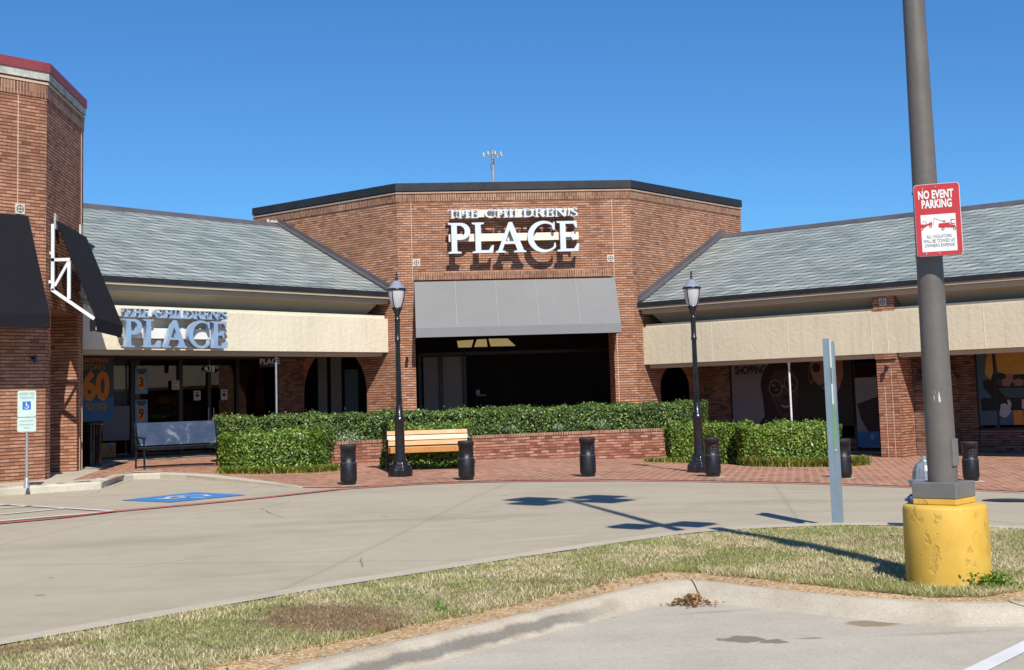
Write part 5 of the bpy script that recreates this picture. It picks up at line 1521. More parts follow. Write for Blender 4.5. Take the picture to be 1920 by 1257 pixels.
spots = [(654, 909, 24.6, -1.2, 'leftmost black bollard, scuffed low down, in front of the planter wall end'), (875, 898, 24.9, 2.6, 'black bollard overlapping the right end of the orange wooden bench'),
         (1103, 897, 24.9, .9, 'black bollard standing alone in front of the middle of the planter wall'), (1337, 896, 24.6, .15, 'black bollard just right of the right street lamp'),
         (1583, 898, 24.6, 1.1, 'black bollard behind the blue-grey sign post'), (1822, 908, 24.2, .0, 'rightmost black bollard, right of the big parking light pole')]
for i, (px, py, D, a, lab) in enumerate(spots):
    o = bol0 if i == 0 else copy_tree(bol0)
    o.location = on_ground(px, py, D); o.rotation_euler.z = a; o['label'] = lab

# ================================================================== BENCHES
def wood_bench():
    p = on_ground(806, 880, 28.3)
    t = thing('bench', 'wooden bench with orange and cream slats behind the left street lamp', 'bench', p, math.radians(3))
    W = 1.74
    for k, (y, z, th, hgt, mt) in enumerate(((.43, .735, .03, .085, 'wood_peach'), (.40, .625, .03, .095, 'wood_light'), (.37, .515, .03, .095, 'wood_peach'), (.24, .455, .12, .035, 'wood'), (.10, .45, .12, .035, 'wood'), (-.04, .445, .12, .035, 'wood'))):
        m = MB(); m.box((-W / 2 + .02, y, z), (W - .04, 0, 0), (0, th, 0), (0, .03 if k < 3 else 0, hgt)); m.build('back_slat' if k < 3 else 'seat_slat', M[mt], t, bevel=.006)
    m = MB(); m.box((-W / 2 + .01, -.075, .375), (W - .02, 0, 0), (0, .03, 0), (0, -.02, .12)); m.build('front_slat', M['wood'], t, bevel=.008)
    for s in (-1, 1):
        m = MB(); x = s * W / 2
        m.bar((x, -.04, 0), (x, -.03, .43), .05, .045, (0, 1, 0)); m.bar((x, .34, 0), (x, .30, .44), .05, .045, (0, 1, 0)); m.bar((x, -.05, .43), (x, .38, .43), .045, .05)
        m.bar((x, .40, .43), (x, .49, .86), .045, .05, (0, 1, 0)); m.bar((x, -.06, .64), (x, .40, .66), .05, .03); m.bar((x, -.04, .43), (x, -.04, .64), .04, .03, (0, 1, 0))
        m.build('leg_frame', M['black_paint'], t, bevel=.006)
wood_bench()
def metal_mat():
    m, nt, b = new_mat('blue_grey_bench_panel'); p = OBJC(nt)
    n = NOISE(nt, MAPV(nt, p, (1, 1, 1.3)), 2.6, 6, .62, .6)
    nt.links.new(RAMP(nt, n, [(.42, (.035, .055, .10)), (.56, (.055, .08, .14)), (.60, (.15, .17, .20)), (.68, (.22, .23, .24))]), b.inputs['Base Color'])
    b.inputs['Roughness'].default_value = .6; b.inputs['Specular IOR Level'].default_value = .3
    return m
def metal_bench():
    p0, p1 = on_ground(266, 882, 30.2), on_ground(415, 879, 31.2)
    d = (p1 - p0); ang = math.atan2(d.y, d.x)
    t = thing('bench', 'dark metal bench with a solid blue-grey back panel beside the left shop window', 'bench', p0, ang)
    W = 1.85
    m = MB(); m.box((.08, .38, .50), (W, 0, 0), (0, .03, 0), (0, .10, .50)); m.build('back_panel', metal_mat(), t, bevel=.006)
    m = MB(); m.box((.08, -.06, .40), (W, 0, 0), (0, .015, 0), (0, 0, .075)); m.box((.08, .42, .43), (W, 0, 0), (0, .015, 0), (0, 0, .05)); m.build('seat_edge', M['black_paint'], t)
    m = MB()
    for k in range(34):
        x = .1 + k * (W - .05) / 34; m.box((x, -.045, .452), (.028, 0, 0), (0, .46, 0), (0, 0, .014))
    tag(m.build('seat_slats', M['bench_slat'], t))
    for x in (.04, W + .12):
        m = MB()
        m.bar((x, -.05, 0), (x, -.02, .66), .035, .035, (0, 1, 0)); m.bar((x, .44, 0), (x, .40, .5), .035, .035, (0, 1, 0)); m.bar((x, .40, .5), (x, .52, 1.02), .035, .035, (0, 1, 0)); m.bar((x, -.08, .67), (x, .42, .70), .045, .03); m.bar((x, -.03, .44), (x, .42, .44), .035, .035)
        m.build('leg_frame', M['black_paint'], t, bevel=.005)
M['bench_slat'] = plain('grey_seat_strip', (.16, .18, .22), .4, var=.1)
metal_bench()
# slatted bin
p = on_ground(172, 882, 32.2)
t = thing('litter_bin', 'black slatted metal litter bin against the left shop window', 'litter bin', p)
for k in range(22):
    a = 2 * math.pi * k / 22; m = MB()
    for (r0, z0), (r1, z1) in (((.20, .04), (.215, .75)), ((.215, .75), (.25, .98))):
        m.bar((r0 * math.cos(a), r0 * math.sin(a), z0), (r1 * math.cos(a), r1 * math.sin(a), z1), .034, .008, (math.cos(a), math.sin(a), 0))
    m.build('slat', M['black_paint'], t)
m = MB(); m.lathe([(.205, .0), (.215, .05), (.19, .06)], 24); m.lathe([(.245, .95), (.27, .97), (.27, 1.0), (.20, 1.02)], 24); m.build('rim', M['black_paint'], t)
m = MB(); m.lathe([(.17, .03), (.19, .9), (.18, .9)], 20); m.build('liner', M['frame'], t)

# ================================================================== SIGN POSTS
def rrect(m, w_, h_, z0, y, r=.03, mi=0, th=.004, x0=0):
    p = []
    for cx, cz, a0 in ((w_ / 2 - r, z0 + h_ - r, 0), (-w_ / 2 + r, z0 + h_ - r, 90), (-w_ / 2 + r, z0 + r, 180), (w_ / 2 - r, z0 + r, 270)):
        for k in range(6): a = math.radians(a0 + 90 * k / 5); p.append((x0 + cx + r * math.cos(a), cz + r * math.sin(a)))
    n = len(p)
    m.add([(x, y, z) for x, z in p] + [(x, y + th, z) for x, z in p], [tuple(range(n))[::-1], tuple(range(n, 2 * n))] + [(i, (i + 1) % n, n + (i + 1) % n, n + i) for i in range(n)], mi)
p = on_ground(50, 908, 25.2); p.z += .01
t = thing('parking_sign', 'reserved parking sign with a blue wheelchair square on a grey post by the corner building', 'sign', p, math.radians(4))
m = MB(); m.tube((0, 0, 0), (0, 0, 1.70), .024, n=12); m.build('post', M['galv'], t)
m = MB(); m.lathe([(.055, 0), (.055, .03), (.04, .06), (.038, .16), (.026, .18)], 14); m.build('sleeve', M['galv'], t)
m = MB(); rrect(m, .32, .47, 1.27, -.034); m.build('upper_plate', M['sign_mint'], t)
m = MB(); rrect(m, .325, .25, 1.005, -.034); m.build('lower_plate', M['sign_mint'], t)
m = MB(); m.quad((-.072, -.037, 1.40), (.072, -.037, 1.40), (.072, -.037, 1.545), (-.072, -.037, 1.545)); m.build('blue_square', M['sign_blue'], t)
m = MB()
for k in range(18):
    a0, a1 = math.radians(200 + 190 * k / 18), math.radians(200 + 190 * (k + 1) / 18)
    m.quad(*[(-.004 + r_ * math.cos(a), -.040, 1.455 + r_ * math.sin(a)) for a, r_ in ((a0, .030), (a0, .040), (a1, .040), (a1, .030))])
m.box((-.016, -.041, 1.458), (.012, 0, 0), (0, .001, 0), (0, 0, .055)); m.box((-.004, -.041, 1.458), (.036, 0, 0), (0, .001, 0), (0, 0, .010)); m.box((-.004, -.041, 1.485), (.026, 0, 0), (0, .001, 0), (0, 0, .008)); m.box((.028, -.041, 1.425), (.008, 0, 0), (0, .001, 0), (0, 0, .033))
m.tube((-.010, -.0415, 1.523), (-.010, -.0405, 1.523), .0095, n=12)
m.build('wheelchair_symbol', M['sign_white'], t)
for z_, s_ in ((1.68, 'RESERVED'), (1.61, 'PARKING')):
    m = MB(); put_text(m, s_, .062, (0, -.037, z_), (1, 0, 0), (0, 0, 1), bold=.012, sx=.95); m.build('lettering', M['txt_mint'], t)
for z_, w_ in ((1.19, .23), (1.125, .24), (1.065, .10)):            # three lines too faded to read
    m = MB(); m.box((-w_ / 2, -.037, z_), (w_, 0, 0), (0, .001, 0), (0, 0, .016)); m.build('faded_line', M['txt_faded'], t)

# blue-grey double post seen edge on
def way_post():
    D = 14.7; v = ray(1566, 975); x, y = v[0] * D / v[1], D; p = Vector((x, y, .11))
    ax = Vector(v).normalized(); a = math.atan2(ax.y, ax.x) - math.radians(15)
    t = thing('sign_post', 'blue-grey double post seen edge-on at the grass edge, with a narrow white and green panel', 'sign post', p, a)
    for x_, n_, hh in ((0, 1, 2.0), (.22, 2, 1.975)):
        m = MB(); m.box((x_ - .035, -.028, -.1), (.07, 0, 0), (0, .006, 0), (0, 0, hh + .1)); m.box((x_ - .035, .022, -.1), (.07, 0, 0), (0, .006, 0), (0, 0, hh + .1)); m.box((x_ - .035, -.022, -.1), (.008, 0, 0), (0, .044, 0), (0, 0, hh + .1)); m.build('channel', M['post_blue'], t)
    m = MB(); m.box((.037, -.006, .75), (.146, 0, 0), (0, .012, 0), (0, 0, 1.24)); m.build('panel', M['sign_white'], t)
    m = MB(); m.box((.045, -.0075, .77), (.135, 0, 0), (0, .001, 0), (0, 0, .50)); m.build('green_field', M['sign_green'], t)
    m = MB(); m.box((.045, -.0075, 1.50), (.12, 0, 0), (0, .001, 0), (0, 0, .18)); m.box((.045, -.0075, 1.30), (.03, 0, 0), (0, .001, 0), (0, 0, .16)); m.build('dark_print', M['txt_grey'], t)
way_post()

# ================================================================== BIG LIGHT POLE
M['yellow'] = None
def yellow_mat():
    m, nt, b = new_mat('chipped_yellow_paint'); p = OBJC(nt)
    n = NOISE(nt, p, 3.2, 5, .6); n2 = NOISE(nt, MAPV(nt, p, (1.2, 1.2, .8)), 6.5, 5, .62, .2)
    col = RAMP(nt, n, [(.3, (.60, .36, .045)), (.7, (.72, .47, .085))])
    chip = RAMP(nt, n2, [(.60, 0.), (.64, 1.)])
    col = MIX(nt, MA(nt, 'MULTIPLY', chip, .28), col, (.46, .29, .07))
    nt.links.new(col, b.inputs['Base Color']); b.inputs['Roughness'].default_value = .62
    BUMP(nt, b, MA(nt, 'SUBTRACT', MA(nt, 'MULTIPLY', n2, .5), chip), .006, .8)
    return m
M['yellow'] = yellow_mat()
M['pole_brown'] = plain('brown_grey_pole_paint', (.135, .122, .108), .5, var=.12, scale=3, bump=.0008)
M['pole_grey'] = plain('grey_collar_paint', (.17, .168, .16), .55, var=.12, scale=4)
PD = 9.75; v = ray(1780, 1095); pp_ = Vector((v[0] * PD / v[1], PD, .10))
t = thing('parking_light_pole', 'tall brown-grey light pole on a chipped yellow concrete drum in the grass', 'light pole', pp_, 0)
LPO = pp_
def lathe_n(prof, n=48): m = MB(); m.lathe(prof, n); return m
lathe_n([(.305, -.2), (.303, .30), (.300, .555), (.292, .575), (.275, .585), (.0, .587)], 64).build('concrete_drum', M['yellow'], t)
vdir = math.atan2(ray(1780, 930)[1], ray(1780, 930)[0])
rzb = (vdir - math.pi / 2) - math.radians(24)
m = MB(); m.cbox((0, 0, .587), .335, .335, .045, rzb); m.build('plinth', M['yellow'], t, bevel=.008)
m = MB(); m.cbox((0, 0, .632), .34, .34, .115, rzb); m.build('collar', M['pole_grey'], t, bevel=.006)
m = MB(); LH = 10.15
m.lathe([(.108, .745), (.108, .76), (.082, 4.3), (.05, LH)], 32); m.build('shaft', M['pole_brown'], t)
# hand-hole cover on the right side
m = MB(); hx, hy = math.cos(vdir - math.radians(118)), math.sin(vdir - math.radians(118))
m.bar((hx * .102, hy * .102, .86), (hx * .101, hy * .101, 1.06), .085, .03, (hx, hy, 0)); m.build('hand_hole_cover', M['pole_grey'], t, bevel=.004)
# rest of an old sticker wrapped round the shaft
def sticker_mat():
    m, nt, b = new_mat('torn_sticker'); n = NOISE(nt, MAPV(nt, POS(nt), (1, 1, .12)), 46, 3, .6)
    nt.links.new(RAMP(nt, n, [(.30, (.05, .05, .05)), (.42, (.135, .122, .108)), (.56, (.135, .122, .108)), (.60, (.6, .6, .6))]), b.inputs['Base Color']); return m
M['sticker'] = sticker_mat()
m = MB(); r_ = .1035
for k in range(10):
    a0 = vdir + math.pi - .55 + .9 * k / 10; a1 = vdir + math.pi - .55 + .9 * (k + 1) / 10
    m.add([(r_ * math.cos(a0), r_ * math.sin(a0), 1.33), (r_ * math.cos(a1), r_ * math.sin(a1), 1.33), (r_ * math.cos(a1), r_ * math.sin(a1), 1.43), (r_ * math.cos(a0), r_ * math.sin(a0), 1.43)], [(0, 1, 2, 3)], 0, True)
m.build('torn_sticker', M['sticker'], t)
# lamp heads: four on the top, two half way down; their shadows lie on the road
def head(cx, cy, z, ang, sz):
    f = MB(); ca, sa = math.cos(ang), math.sin(ang)
    f.cbox((cx, cy, z), sz, sz, .2, ang); o = f.build('lamp_head', M['frame'], t, bevel=.02)
def arm(x, y, z): f = MB(); f.bar((0, 0, z), (x, y, z), .05, .06); f.build('arm', M['frame'], t)
hz, sz_ = 9.95, .60
for sx in (-1, 1):
    for ty in (-1, 1):
        x, y = sx * .50, ty * .33; head(x, y, hz, .785, sz_); arm(x * .8, y * .8, hz + .1)
for sx in (-1, 1): head(sx * .34, 0, 5.95, .785, .44); arm(sx * .4, 0, 6.0)
# tow-away sign
zc = 0.
s0 = at(1759, 412, 9.53)
t = thing('tow_sign', 'red and white NO EVENT PARKING sign strapped to the tall light pole', 'sign', s0, (vdir - math.pi / 2) + math.radians(-3))
SW, SH = .318, .53
m = MB(); rrect(m, SW, SH, -SH / 2, 0, .022, 0, .003); m.build('plate', M['sign_red'], t)
m = MB(); rrect(m, SW + .006, SH + .006, -SH / 2 - .003, .0031, .024, 0, .001); m.build('pale_edge', M['sign_white'], t)
m = MB(); m.box((-.123, -.0012, -.235), (.246, 0, 0), (0, .001, 0), (0, 0, .275)); m.build('white_field', M['sign_white'], t)
m = MB(); put_text(m, 'NO EVENT', .083, (-.008, -.0022, .186), (1, 0, 0), (0, 0, 1), bold=.04, sx=.60, spacing=1.04); m.build('lettering', M['sign_white'], t)
m = MB(); put_text(m, 'PARKING', .083, (-.004, -.0022, .116), (1, 0, 0), (0, 0, 1), bold=.04, sx=.60, spacing=1.04); m.build('lettering', M['sign_white'], t)
m = MB()
for i, s in enumerate(('ALL VIOLATORS', 'WILL BE TOWED AT', "OWNER'S EXPENSE")): put_text(m, s, .034, (.0, -.0026, -.125 - i * .033), (1, 0, 0), (0, 0, 1), bold=0, sx=.72)
m.build('small_lettering', M['txt_grey'], t)
m = MB(); Y = -.0028
def rp(pts, y=Y, mi=0): m.poly([(x, y, z) for x, z in pts], mi)
rp([(-.123, -.052), (-.122, -.028), (-.10, -.030), (-.075, -.028), (-.048, -.012), (-.042, -.032), (-.052, -.038), (-.075, -.040), (-.10, -.056)])      # towed car
for a, b in (((-.114, -.028), (-.108, -.006)), ((-.108, -.006), (-.094, -.004)), ((-.094, -.004), (-.078, -.026))): m.bar((a[0], Y, a[1]), (b[0], Y, b[1]), .001, .0022, (0, 1, 0))
rp([(.0, -.046), (.002, -.030), (.078, -.026), (.080, -.040), (.118, -.048), (.118, -.064), (.095, -.066), (.04, -.062), (.0, -.06)])
rp([(.030, -.020), (.042, -.004), (.052, -.022)]); rp([(.085, -.038), (.088, -.002), (.118, -.004), (.118, -.010), (.094, -.008), (.092, -.032), (.118, -.034), (.118, -.040)])
for a, b in (((-.028, .012), (.034, -.014)), ((-.028, .012), (-.036, -.036))): m.bar((a[0], Y, a[1]), (b[0], Y, b[1]), .001, .003, (0, 1, 0))
for cx, cz in ((-.055, -.045), (-.118, -.062), (.030, -.070), (.113, -.072)):
    for k in range(16):
        a0, a1 = 2 * math.pi * k / 16, 2 * math.pi * (k + 1) / 16
        m.quad(*[(min(.1225, max(-.1225, cx + r_ * math.cos(a))), Y - .0006, cz + r_ * math.sin(a)) for a, r_ in ((a0, .006), (a0, .0115), (a1, .0115), (a1, .006))])
m.build('tow_picture', M['sign_red'], t)
for z_ in (.243, -.25):
    m = MB(); m.tube((-.005, 0, z_), (-.005, -.006, z_), .007, n=10); m.build('bolt', M['galv'], t)
sp = Matrix.Rotation(-t.rotation_euler.z, 3, 'Z')
for z_ in (.235, -.245):
    m = MB(); zz = s0.z + z_; rr_ = .086 + (4.3 - zz + .1) * .0073 + .003
    cc = sp @ Vector((LPO.x - s0.x, LPO.y - s0.y, 0))
    m.lathe([(rr_, z_ - .008), (rr_, z_ + .008)], 28, (cc.x, cc.y, 0)); m.bar((-.10, .006, z_), (cc.x * .2, .03, z_), .015, .02)
    m.build('strap', M['galv'], t)

# hydrant half hidden behind the pole
D = 13.4; v = ray(1735, 905); p = Vector((v[0] * D / v[1], D, .08))
t = thing('fire_hydrant', 'silver fire hydrant with a blue side cap, half hidden behind the big light pole', 'hydrant', p, math.radians(-22))
m = MB(); m.lathe([(.13, 0), (.13, .05), (.10, .06), (.10, .40), (.125, .42), (.125, .45), (.16, .47), (.16, .495), (.165, .50), (.165, .525), (.13, .535)], 28); m.build('barrel', M['silver'], t)
m = MB()
n = 32; prof = [(.118, .53), (.12, .56), (.112, .62), (.09, .675), (.06, .70), (.035, .712)]
for (r0, z0), (r1, z1) in zip(prof, prof[1:]):
    for i in range(n):
        f0, f1 = (1.04 if i % 4 == 0 else .97), (1.04 if (i + 1) % 4 == 0 else .97); a, b = 2 * math.pi * i / n, 2 * math.pi * (i + 1) / n
        m.add([(r0 * f0 * math.cos(a), r0 * f0 * math.sin(a), z0), (r0 * f1 * math.cos(b), r0 * f1 * math.sin(b), z0), (r1 * f1 * math.cos(b), r1 * f1 * math.sin(b), z1), (r1 * f0 * math.cos(a), r1 * f0 * math.sin(a), z1)], [(0, 1, 2, 3)])
m.build('bonnet', M['silver'], t)
m = MB(); m.lathe([(.045, .708), (.045, .725), (.028, .73), (.025, .765), (.0, .77)], 8); m.build('nut', M['silver'], t)
for s in (-1, 1):
    m = MB(); m.tube((s * .09, 0, .33), (s * .155, 0, .33), .055, n=16); m.tube((s * .155, 0, .33), (s * .185, 0, .33), .05, .028, n=16); m.tube((s * .185, 0, .33), (s * .21, 0, .33), .016, n=5); m.build('side_cap', M['hyd_blue'], t)
m = MB(); m.tube((0, -.09, .30), (0, -.16, .30), .075, n=18); m.tube((0, -.16, .30), (0, -.19, .30), .07, .04, n=18); m.build('front_cap', M['hyd_blue'], t)

# far mast
D = 110.; v = ray(924, 300); p = Vector((v[0] * D / v[1], D, 0))
t = thing('high_mast_light', 'distant high mast with a ring of floodlights above the entrance building roof', 'light mast', p)
zt_ = at(924, 290, D).z
m = MB(); m.tube((0, 0, 0), (0, 0, zt_ + .4), .22, .11, n=10); m.build('mast', M['galv'], t)
m = MB()
for i in range(20):
    a, b = 2 * math.pi * i / 20, 2 * math.pi * (i + 1) / 20; m.bar((.55 * math.cos(a), .55 * math.sin(a), zt_), (.55 * math.cos(b), .55 * math.sin(b), zt_), .06, .06)
m.build('ring', M['galv'], t)
for i in range(8):
    a = 2 * math.pi * i / 8 + .2; ca, sa = math.cos(a), math.sin(a)
    m = MB(); m.bar((0, 0, zt_), (.78 * ca, .78 * sa, zt_), .05, .05); m.tube((.78 * ca, .78 * sa, zt_ - .12), (.78 * ca, .78 * sa, zt_ + .16), .11, .05, n=8); m.build('floodlight', M['galv'], t)
m = MB(); m.bar((0, 0, zt_), (0, 0, zt_ + .75), .05, .05, (0, 1, 0)); m.bar((-.1, 0, zt_ - 1.3), (-.1, 0, zt_ - .7), .2, .2, (0, 1, 0)); m.build('gear', M['txt_grey'], t)

# manhole at the right
c = G(1887, 940); m = MB(); m.lathe([(.33, 0), (.33, .012), (.0, .013)], 28); o = m.build('manhole_cover', M['frame'], loc=None); o.location = c
tag(o, 'dark round manhole cover in the road near the right edge', 'manhole')

# ================================================================== GRASS ISLAND
far_px = [(-700, 1320), (-300, 1248), (0, 1198), (160, 1170), (330, 1141), (480, 1115), (640, 1088), (800, 1064), (950, 1041), (1080, 1022), (1200, 1005), (1290, 993), (1400, 986), (1560, 980), (1720, 981), (1900, 986), (2100, 1000), (2500, 1030)]
bnd_px = [(-500, 1480), (-100, 1380), (170, 1300), (350, 1254), (500, 1222), (640, 1196), (807, 1160), (973, 1127), (1073, 1103), (1180, 1078), (1250, 1066), (1300, 1070), (1413, 1080), (1547, 1095), (1680, 1109), (1780, 1116), (1880, 1108), (1925, 1092), (2000, 1088), (2500, 1100)]
crb_px = [(-400, 1560), (0, 1420), (250, 1330), (480, 1268), (640, 1225), (800, 1192), (973, 1153), (1107, 1121), (1200, 1098), (1255, 1087), (1290, 1086), (1380, 1097), (1580, 1119), (1780, 1130), (1920, 1128), (2050, 1125), (2500, 1150)]
bot_px = [(-300, 1660), (100, 1500), (350, 1410), (560, 1320), (757, 1262), (940, 1214), (1107, 1171), (1190, 1149), (1240, 1138), (1290, 1132), (1340, 1134), (1447, 1144), (1600, 1164), (1760, 1178), (1920, 1178), (2050, 1176), (2500, 1205)]
GZ = .12
mk = lambda px, z, it=2: smooth_path([G(x, y, z) for x, y in px], it)
far = mk(far_px, GZ); bnd = mk(bnd_px, GZ); crb = mk(crb_px, GZ - .005); bot = mk(bot_px, 0.)
def resample(P, n):
    d = np.array([0] + [(b - a).length for a, b in zip(P, P[1:])]).cumsum(); s = np.linspace(0, d[-1], n)
    A = np.array([list(p) for p in P]); return np.stack([np.interp(s, d, A[:, i]) for i in range(3)], 1)
def by_x(P, xs):
    A = np.array([list(p) for p in P]); return np.stack([xs, np.interp(xs, A[:, 0], A[:, 1]), np.interp(xs, A[:, 0], A[:, 2])], 1)
xs = np.linspace(-6.5, 8.6, 190)
FX, BX, CX, TX = by_x(far, xs), by_x(bnd, xs), by_x(crb, xs), by_x(bot, xs)
# far kerb
m = MB(); w_ = .26
for i in range(len(xs) - 1):
    A, B = FX[i], FX[i + 1]
    def P4(q, o, z): return (q[0], q[1] + o, z)
    zA, zB = float(h(A[0], A[1])), float(h(B[0], B[1]))
    m.quad(P4(A, -w_ * 1.2, A[2] + .002), P4(B, -w_ * 1.2, B[2] + .002), P4(B, 0, B[2] + .002), P4(A, 0, A[2] + .002))
    m.quad(P4(B, 0, B[2] + .002), P4(B, .03, zB - .02), P4(A, .03, zA - .02), P4(A, 0, A[2] + .002))
struct(m, 'far_kerb', M['curb'])
# soil under the grass
m = MB()
def mound(f_): return .035 * math.sin(math.pi * f_)
GR = []
for i in range(len(xs)):
    a, b = FX[i].copy(), BX[i].copy(); a[1] -= w_ * 1.12
    GR.append([(a[0], a[1] + (b[1] - a[1]) * k / 14, a[2] - .008 + mound(k / 14) + (b[2] - a[2]) * k / 14) for k in range(15)])
for A, B in zip(GR, GR[1:]):
    for k in range(14): m.add([A[k], A[k + 1], B[k + 1], B[k]], [(0, 1, 2, 3)], 0, True)
def turf_mat():
    m, nt, b = new_mat('turf_thatch'); p = POS(nt)
    n = NOISE(nt, p, 1.2, 5, .6); n2 = NOISE(nt, p, 40, 4, .7)
    col = RAMP(nt, n, [(.35, (.30, .24, .12)), (.5, (.42, .35, .19)), (.65, (.26, .27, .10))])
    X, Y, Z = SEP(nt, p); nn = SEP(nt, NOISE(nt, p, 2.2, 4, .6, 0, True)); c = G(615, 1163, GZ)
    ex = MA(nt, 'ADD', MA(nt, 'DIVIDE', MA(nt, 'SUBTRACT', X, c.x), .66), MA(nt, 'MULTIPLY', MA(nt, 'SUBTRACT', nn[0], .5), 1.2))
    ey = MA(nt, 'ADD', MA(nt, 'DIVIDE', MA(nt, 'SUBTRACT', Y, c.y), .55), MA(nt, 'MULTIPLY', MA(nt, 'SUBTRACT', nn[1], .5), 1.2))
    d = MA(nt, 'SQRT', MA(nt, 'ADD', MA(nt, 'MULTIPLY', ex, ex), MA(nt, 'MULTIPLY', ey, ey)))
    col = MIX(nt, RAMP(nt, d, [(.6, .8), (1.15, 0.)]), col, (.27, .165, .09))
    col = MIX(nt, .7, col, RAMP(nt, n2, [(.3, .35), (.7, 1.4)]), 'MULTIPLY')
    nt.links.new(col, b.inputs['Base Color']); b.inputs['Roughness'].default_value = .95; BUMP(nt, b, n2, .03)
    return m
struct(m, 'turf_soil', turf_mat())
# grit strip
def grit_mat():
    m, nt, b = new_mat('orange_grit'); p = POS(nt)
    vo = nt.nodes.new('ShaderNodeTexVoronoi'); vo.inputs['Scale'].default_value = 48; nt.links.new(p, vo.inputs['Vector'])
    col = RAMP(nt, SEP(nt, vo.outputs['Color'])[0], [(0, (.48, .27, .12)), (.3, (.68, .43, .20)), (.7, (.82, .58, .31)), (1, (.88, .72, .5))])
    col = MIX(nt, .6, col, RAMP(nt, vo.outputs['Distance'], [(0, 1.25), (.6, .5)]), 'MULTIPLY')
    col = MIX(nt, .5, col, RAMP(nt, NOISE(nt, p, 2.2, 5), [(.35, .6), (.65, 1.1)]), 'MULTIPLY')
    nt.links.new(col, b.inputs['Base Color']); b.inputs['Roughness'].default_value = .9; BUMP(nt, b, vo.outputs['Distance'], .012, 1)
    return m
m = MB()
for i in range(len(xs) - 1):
    A = [BX[i] * (1 - k) + CX[i] * k for k in (-.25, .5, 1.02)]; B = [BX[i + 1] * (1 - k) + CX[i + 1] * k for k in (-.25, .5, 1.02)]
    for k in range(2): m.add([tuple(A[k] - [0, 0, .012]), tuple(A[k + 1] - [0, 0, .012]), tuple(B[k + 1] - [0, 0, .012]), tuple(B[k] - [0, 0, .012])], [(0, 1, 2, 3)], 0, True)
struct(m, 'grit_strip', grit_mat())
# near rolled kerb
m = MB()
prof = [(0, 0), (.10, .004), (.25, .0), (.42, -.025), (.60, -.065), (.80, -.10), (.92, -.113), (1.0, -.117)]
R_ = np.random.default_rng(2)
KK = []
for i in range(len(xs)):
    a, b = CX[i], TX[i]; KK.append([(a[0] + (b[0] - a[0]) * f_, a[1] + (b[1] - a[1]) * f_, .118 + dz) for f_, dz in prof])
for i, (A, B) in enumerate(zip(KK, KK[1:])):
    for k in range(len(prof) - 1): m.add([A[k], A[k + 1], B[k + 1], B[k]], [(0, 1, 2, 3)], 0, True)
def near_curb_mat():
    m, nt, b = new_mat('near_kerb_concrete'); p = POS(nt)
    X, Y, Z = SEP(nt, p)
    fine = NOISE(nt, p, 75, 4, .78); mid = NOISE(nt, p, 2.4, 6, .65)
    col = RAMP(nt, mid, [(.35, (.42, .36, .27)), (.5, (.49, .43, .335)), (.65, (.54, .485, .39))])
    # tyre rub along the face of the left stretch
    zz = MA(nt, 'ADD', Z, MA(nt, 'MULTIPLY', MA(nt, 'SUBTRACT', NOISE(nt, p, 2.6, 5, .7), .5), .09))
    band_ = RAMP(nt, zz, [(0.015, 0.), (.035, 1.), (.07, 1.), (.092, 0.)])
    left_ = RAMP(nt, MA(nt, 'MULTIPLY', MA(nt, 'ADD', X, 2.5), .2), [(0.0, 1.), (.72, 1.), (.84, 0.)])
    col = MIX(nt, MA(nt, 'MULTIPLY', MA(nt, 'MULTIPLY', band_, left_), .72), col, (.115, .11, .105))
    col = MIX(nt, .5, col, RAMP(nt, fine, [(.3, .5), (.5, 1.), (.72, 1.4)]), 'MULTIPLY')
    nt.links.new(col, b.inputs['Base Color']); b.inputs['Roughness'].default_value = .9; BUMP(nt, b, fine, .005, .8)
    return m
struct(m, 'near_kerb', near_curb_mat())
# near lot
m = MB()
for i in range(len(xs) - 1):
    a, b = TX[i], TX[i + 1]
    ys = np.linspace(0, 1, 6)
    for k in range(5):
        f0, f1 = ys[k], ys[k + 1]
        m.quad((a[0], a[1] + (-12 - a[1]) * f1 + .0, .006), (b[0], b[1] + (-12 - b[1]) * f1, .006), (b[0], b[1] + (-12 - b[1]) * f0 + .01, .006), (a[0], a[1] + (-12 - a[1]) * f0 + .01, .006))
struct(m, 'parking_lot', M['lot'])
# kerb joint cracks and the parking bay line
def crack(pts, wd, name, z=.01):
    m = MB(); P = pts; R_ = random.Random(5)
    for a, b in zip(P, P[1:]):
        d = (b - a).normalized(); n = Vector((-d.y, d.x, 0)).normalized() * wd
        m.quad(a - n, b - n, b + n, a + n)
    return tag(m.build(name, M['ink']), kind='structure')
def kerb_pt(px, k):
    v = ray(px, 1130); i = int(np.argmin([abs(CX[j][0] / CX[j][1] - v[0] / v[1]) for j in range(len(xs))]))
    return Vector(KK[i][k]) + Vector((0, 0, .003))
crack([kerb_pt(1281 + 4 * k, k) for k in range(5)], .004, 'kerb_joint')
crack([kerb_pt(1885 + 5 * k, k) for k in range(8)], .004, 'kerb_joint')
M['bay_line'] = worn('white_bay_paint', (.74, .74, .73), (.40, .37, .33), .27, .33, 22)
a, b = G(1800, 1275), G(2000, 1176)
m = MB(); ribbon(m, [a, b], .115, .011); struct(m, 'parking_bay_line', M['bay_line'])

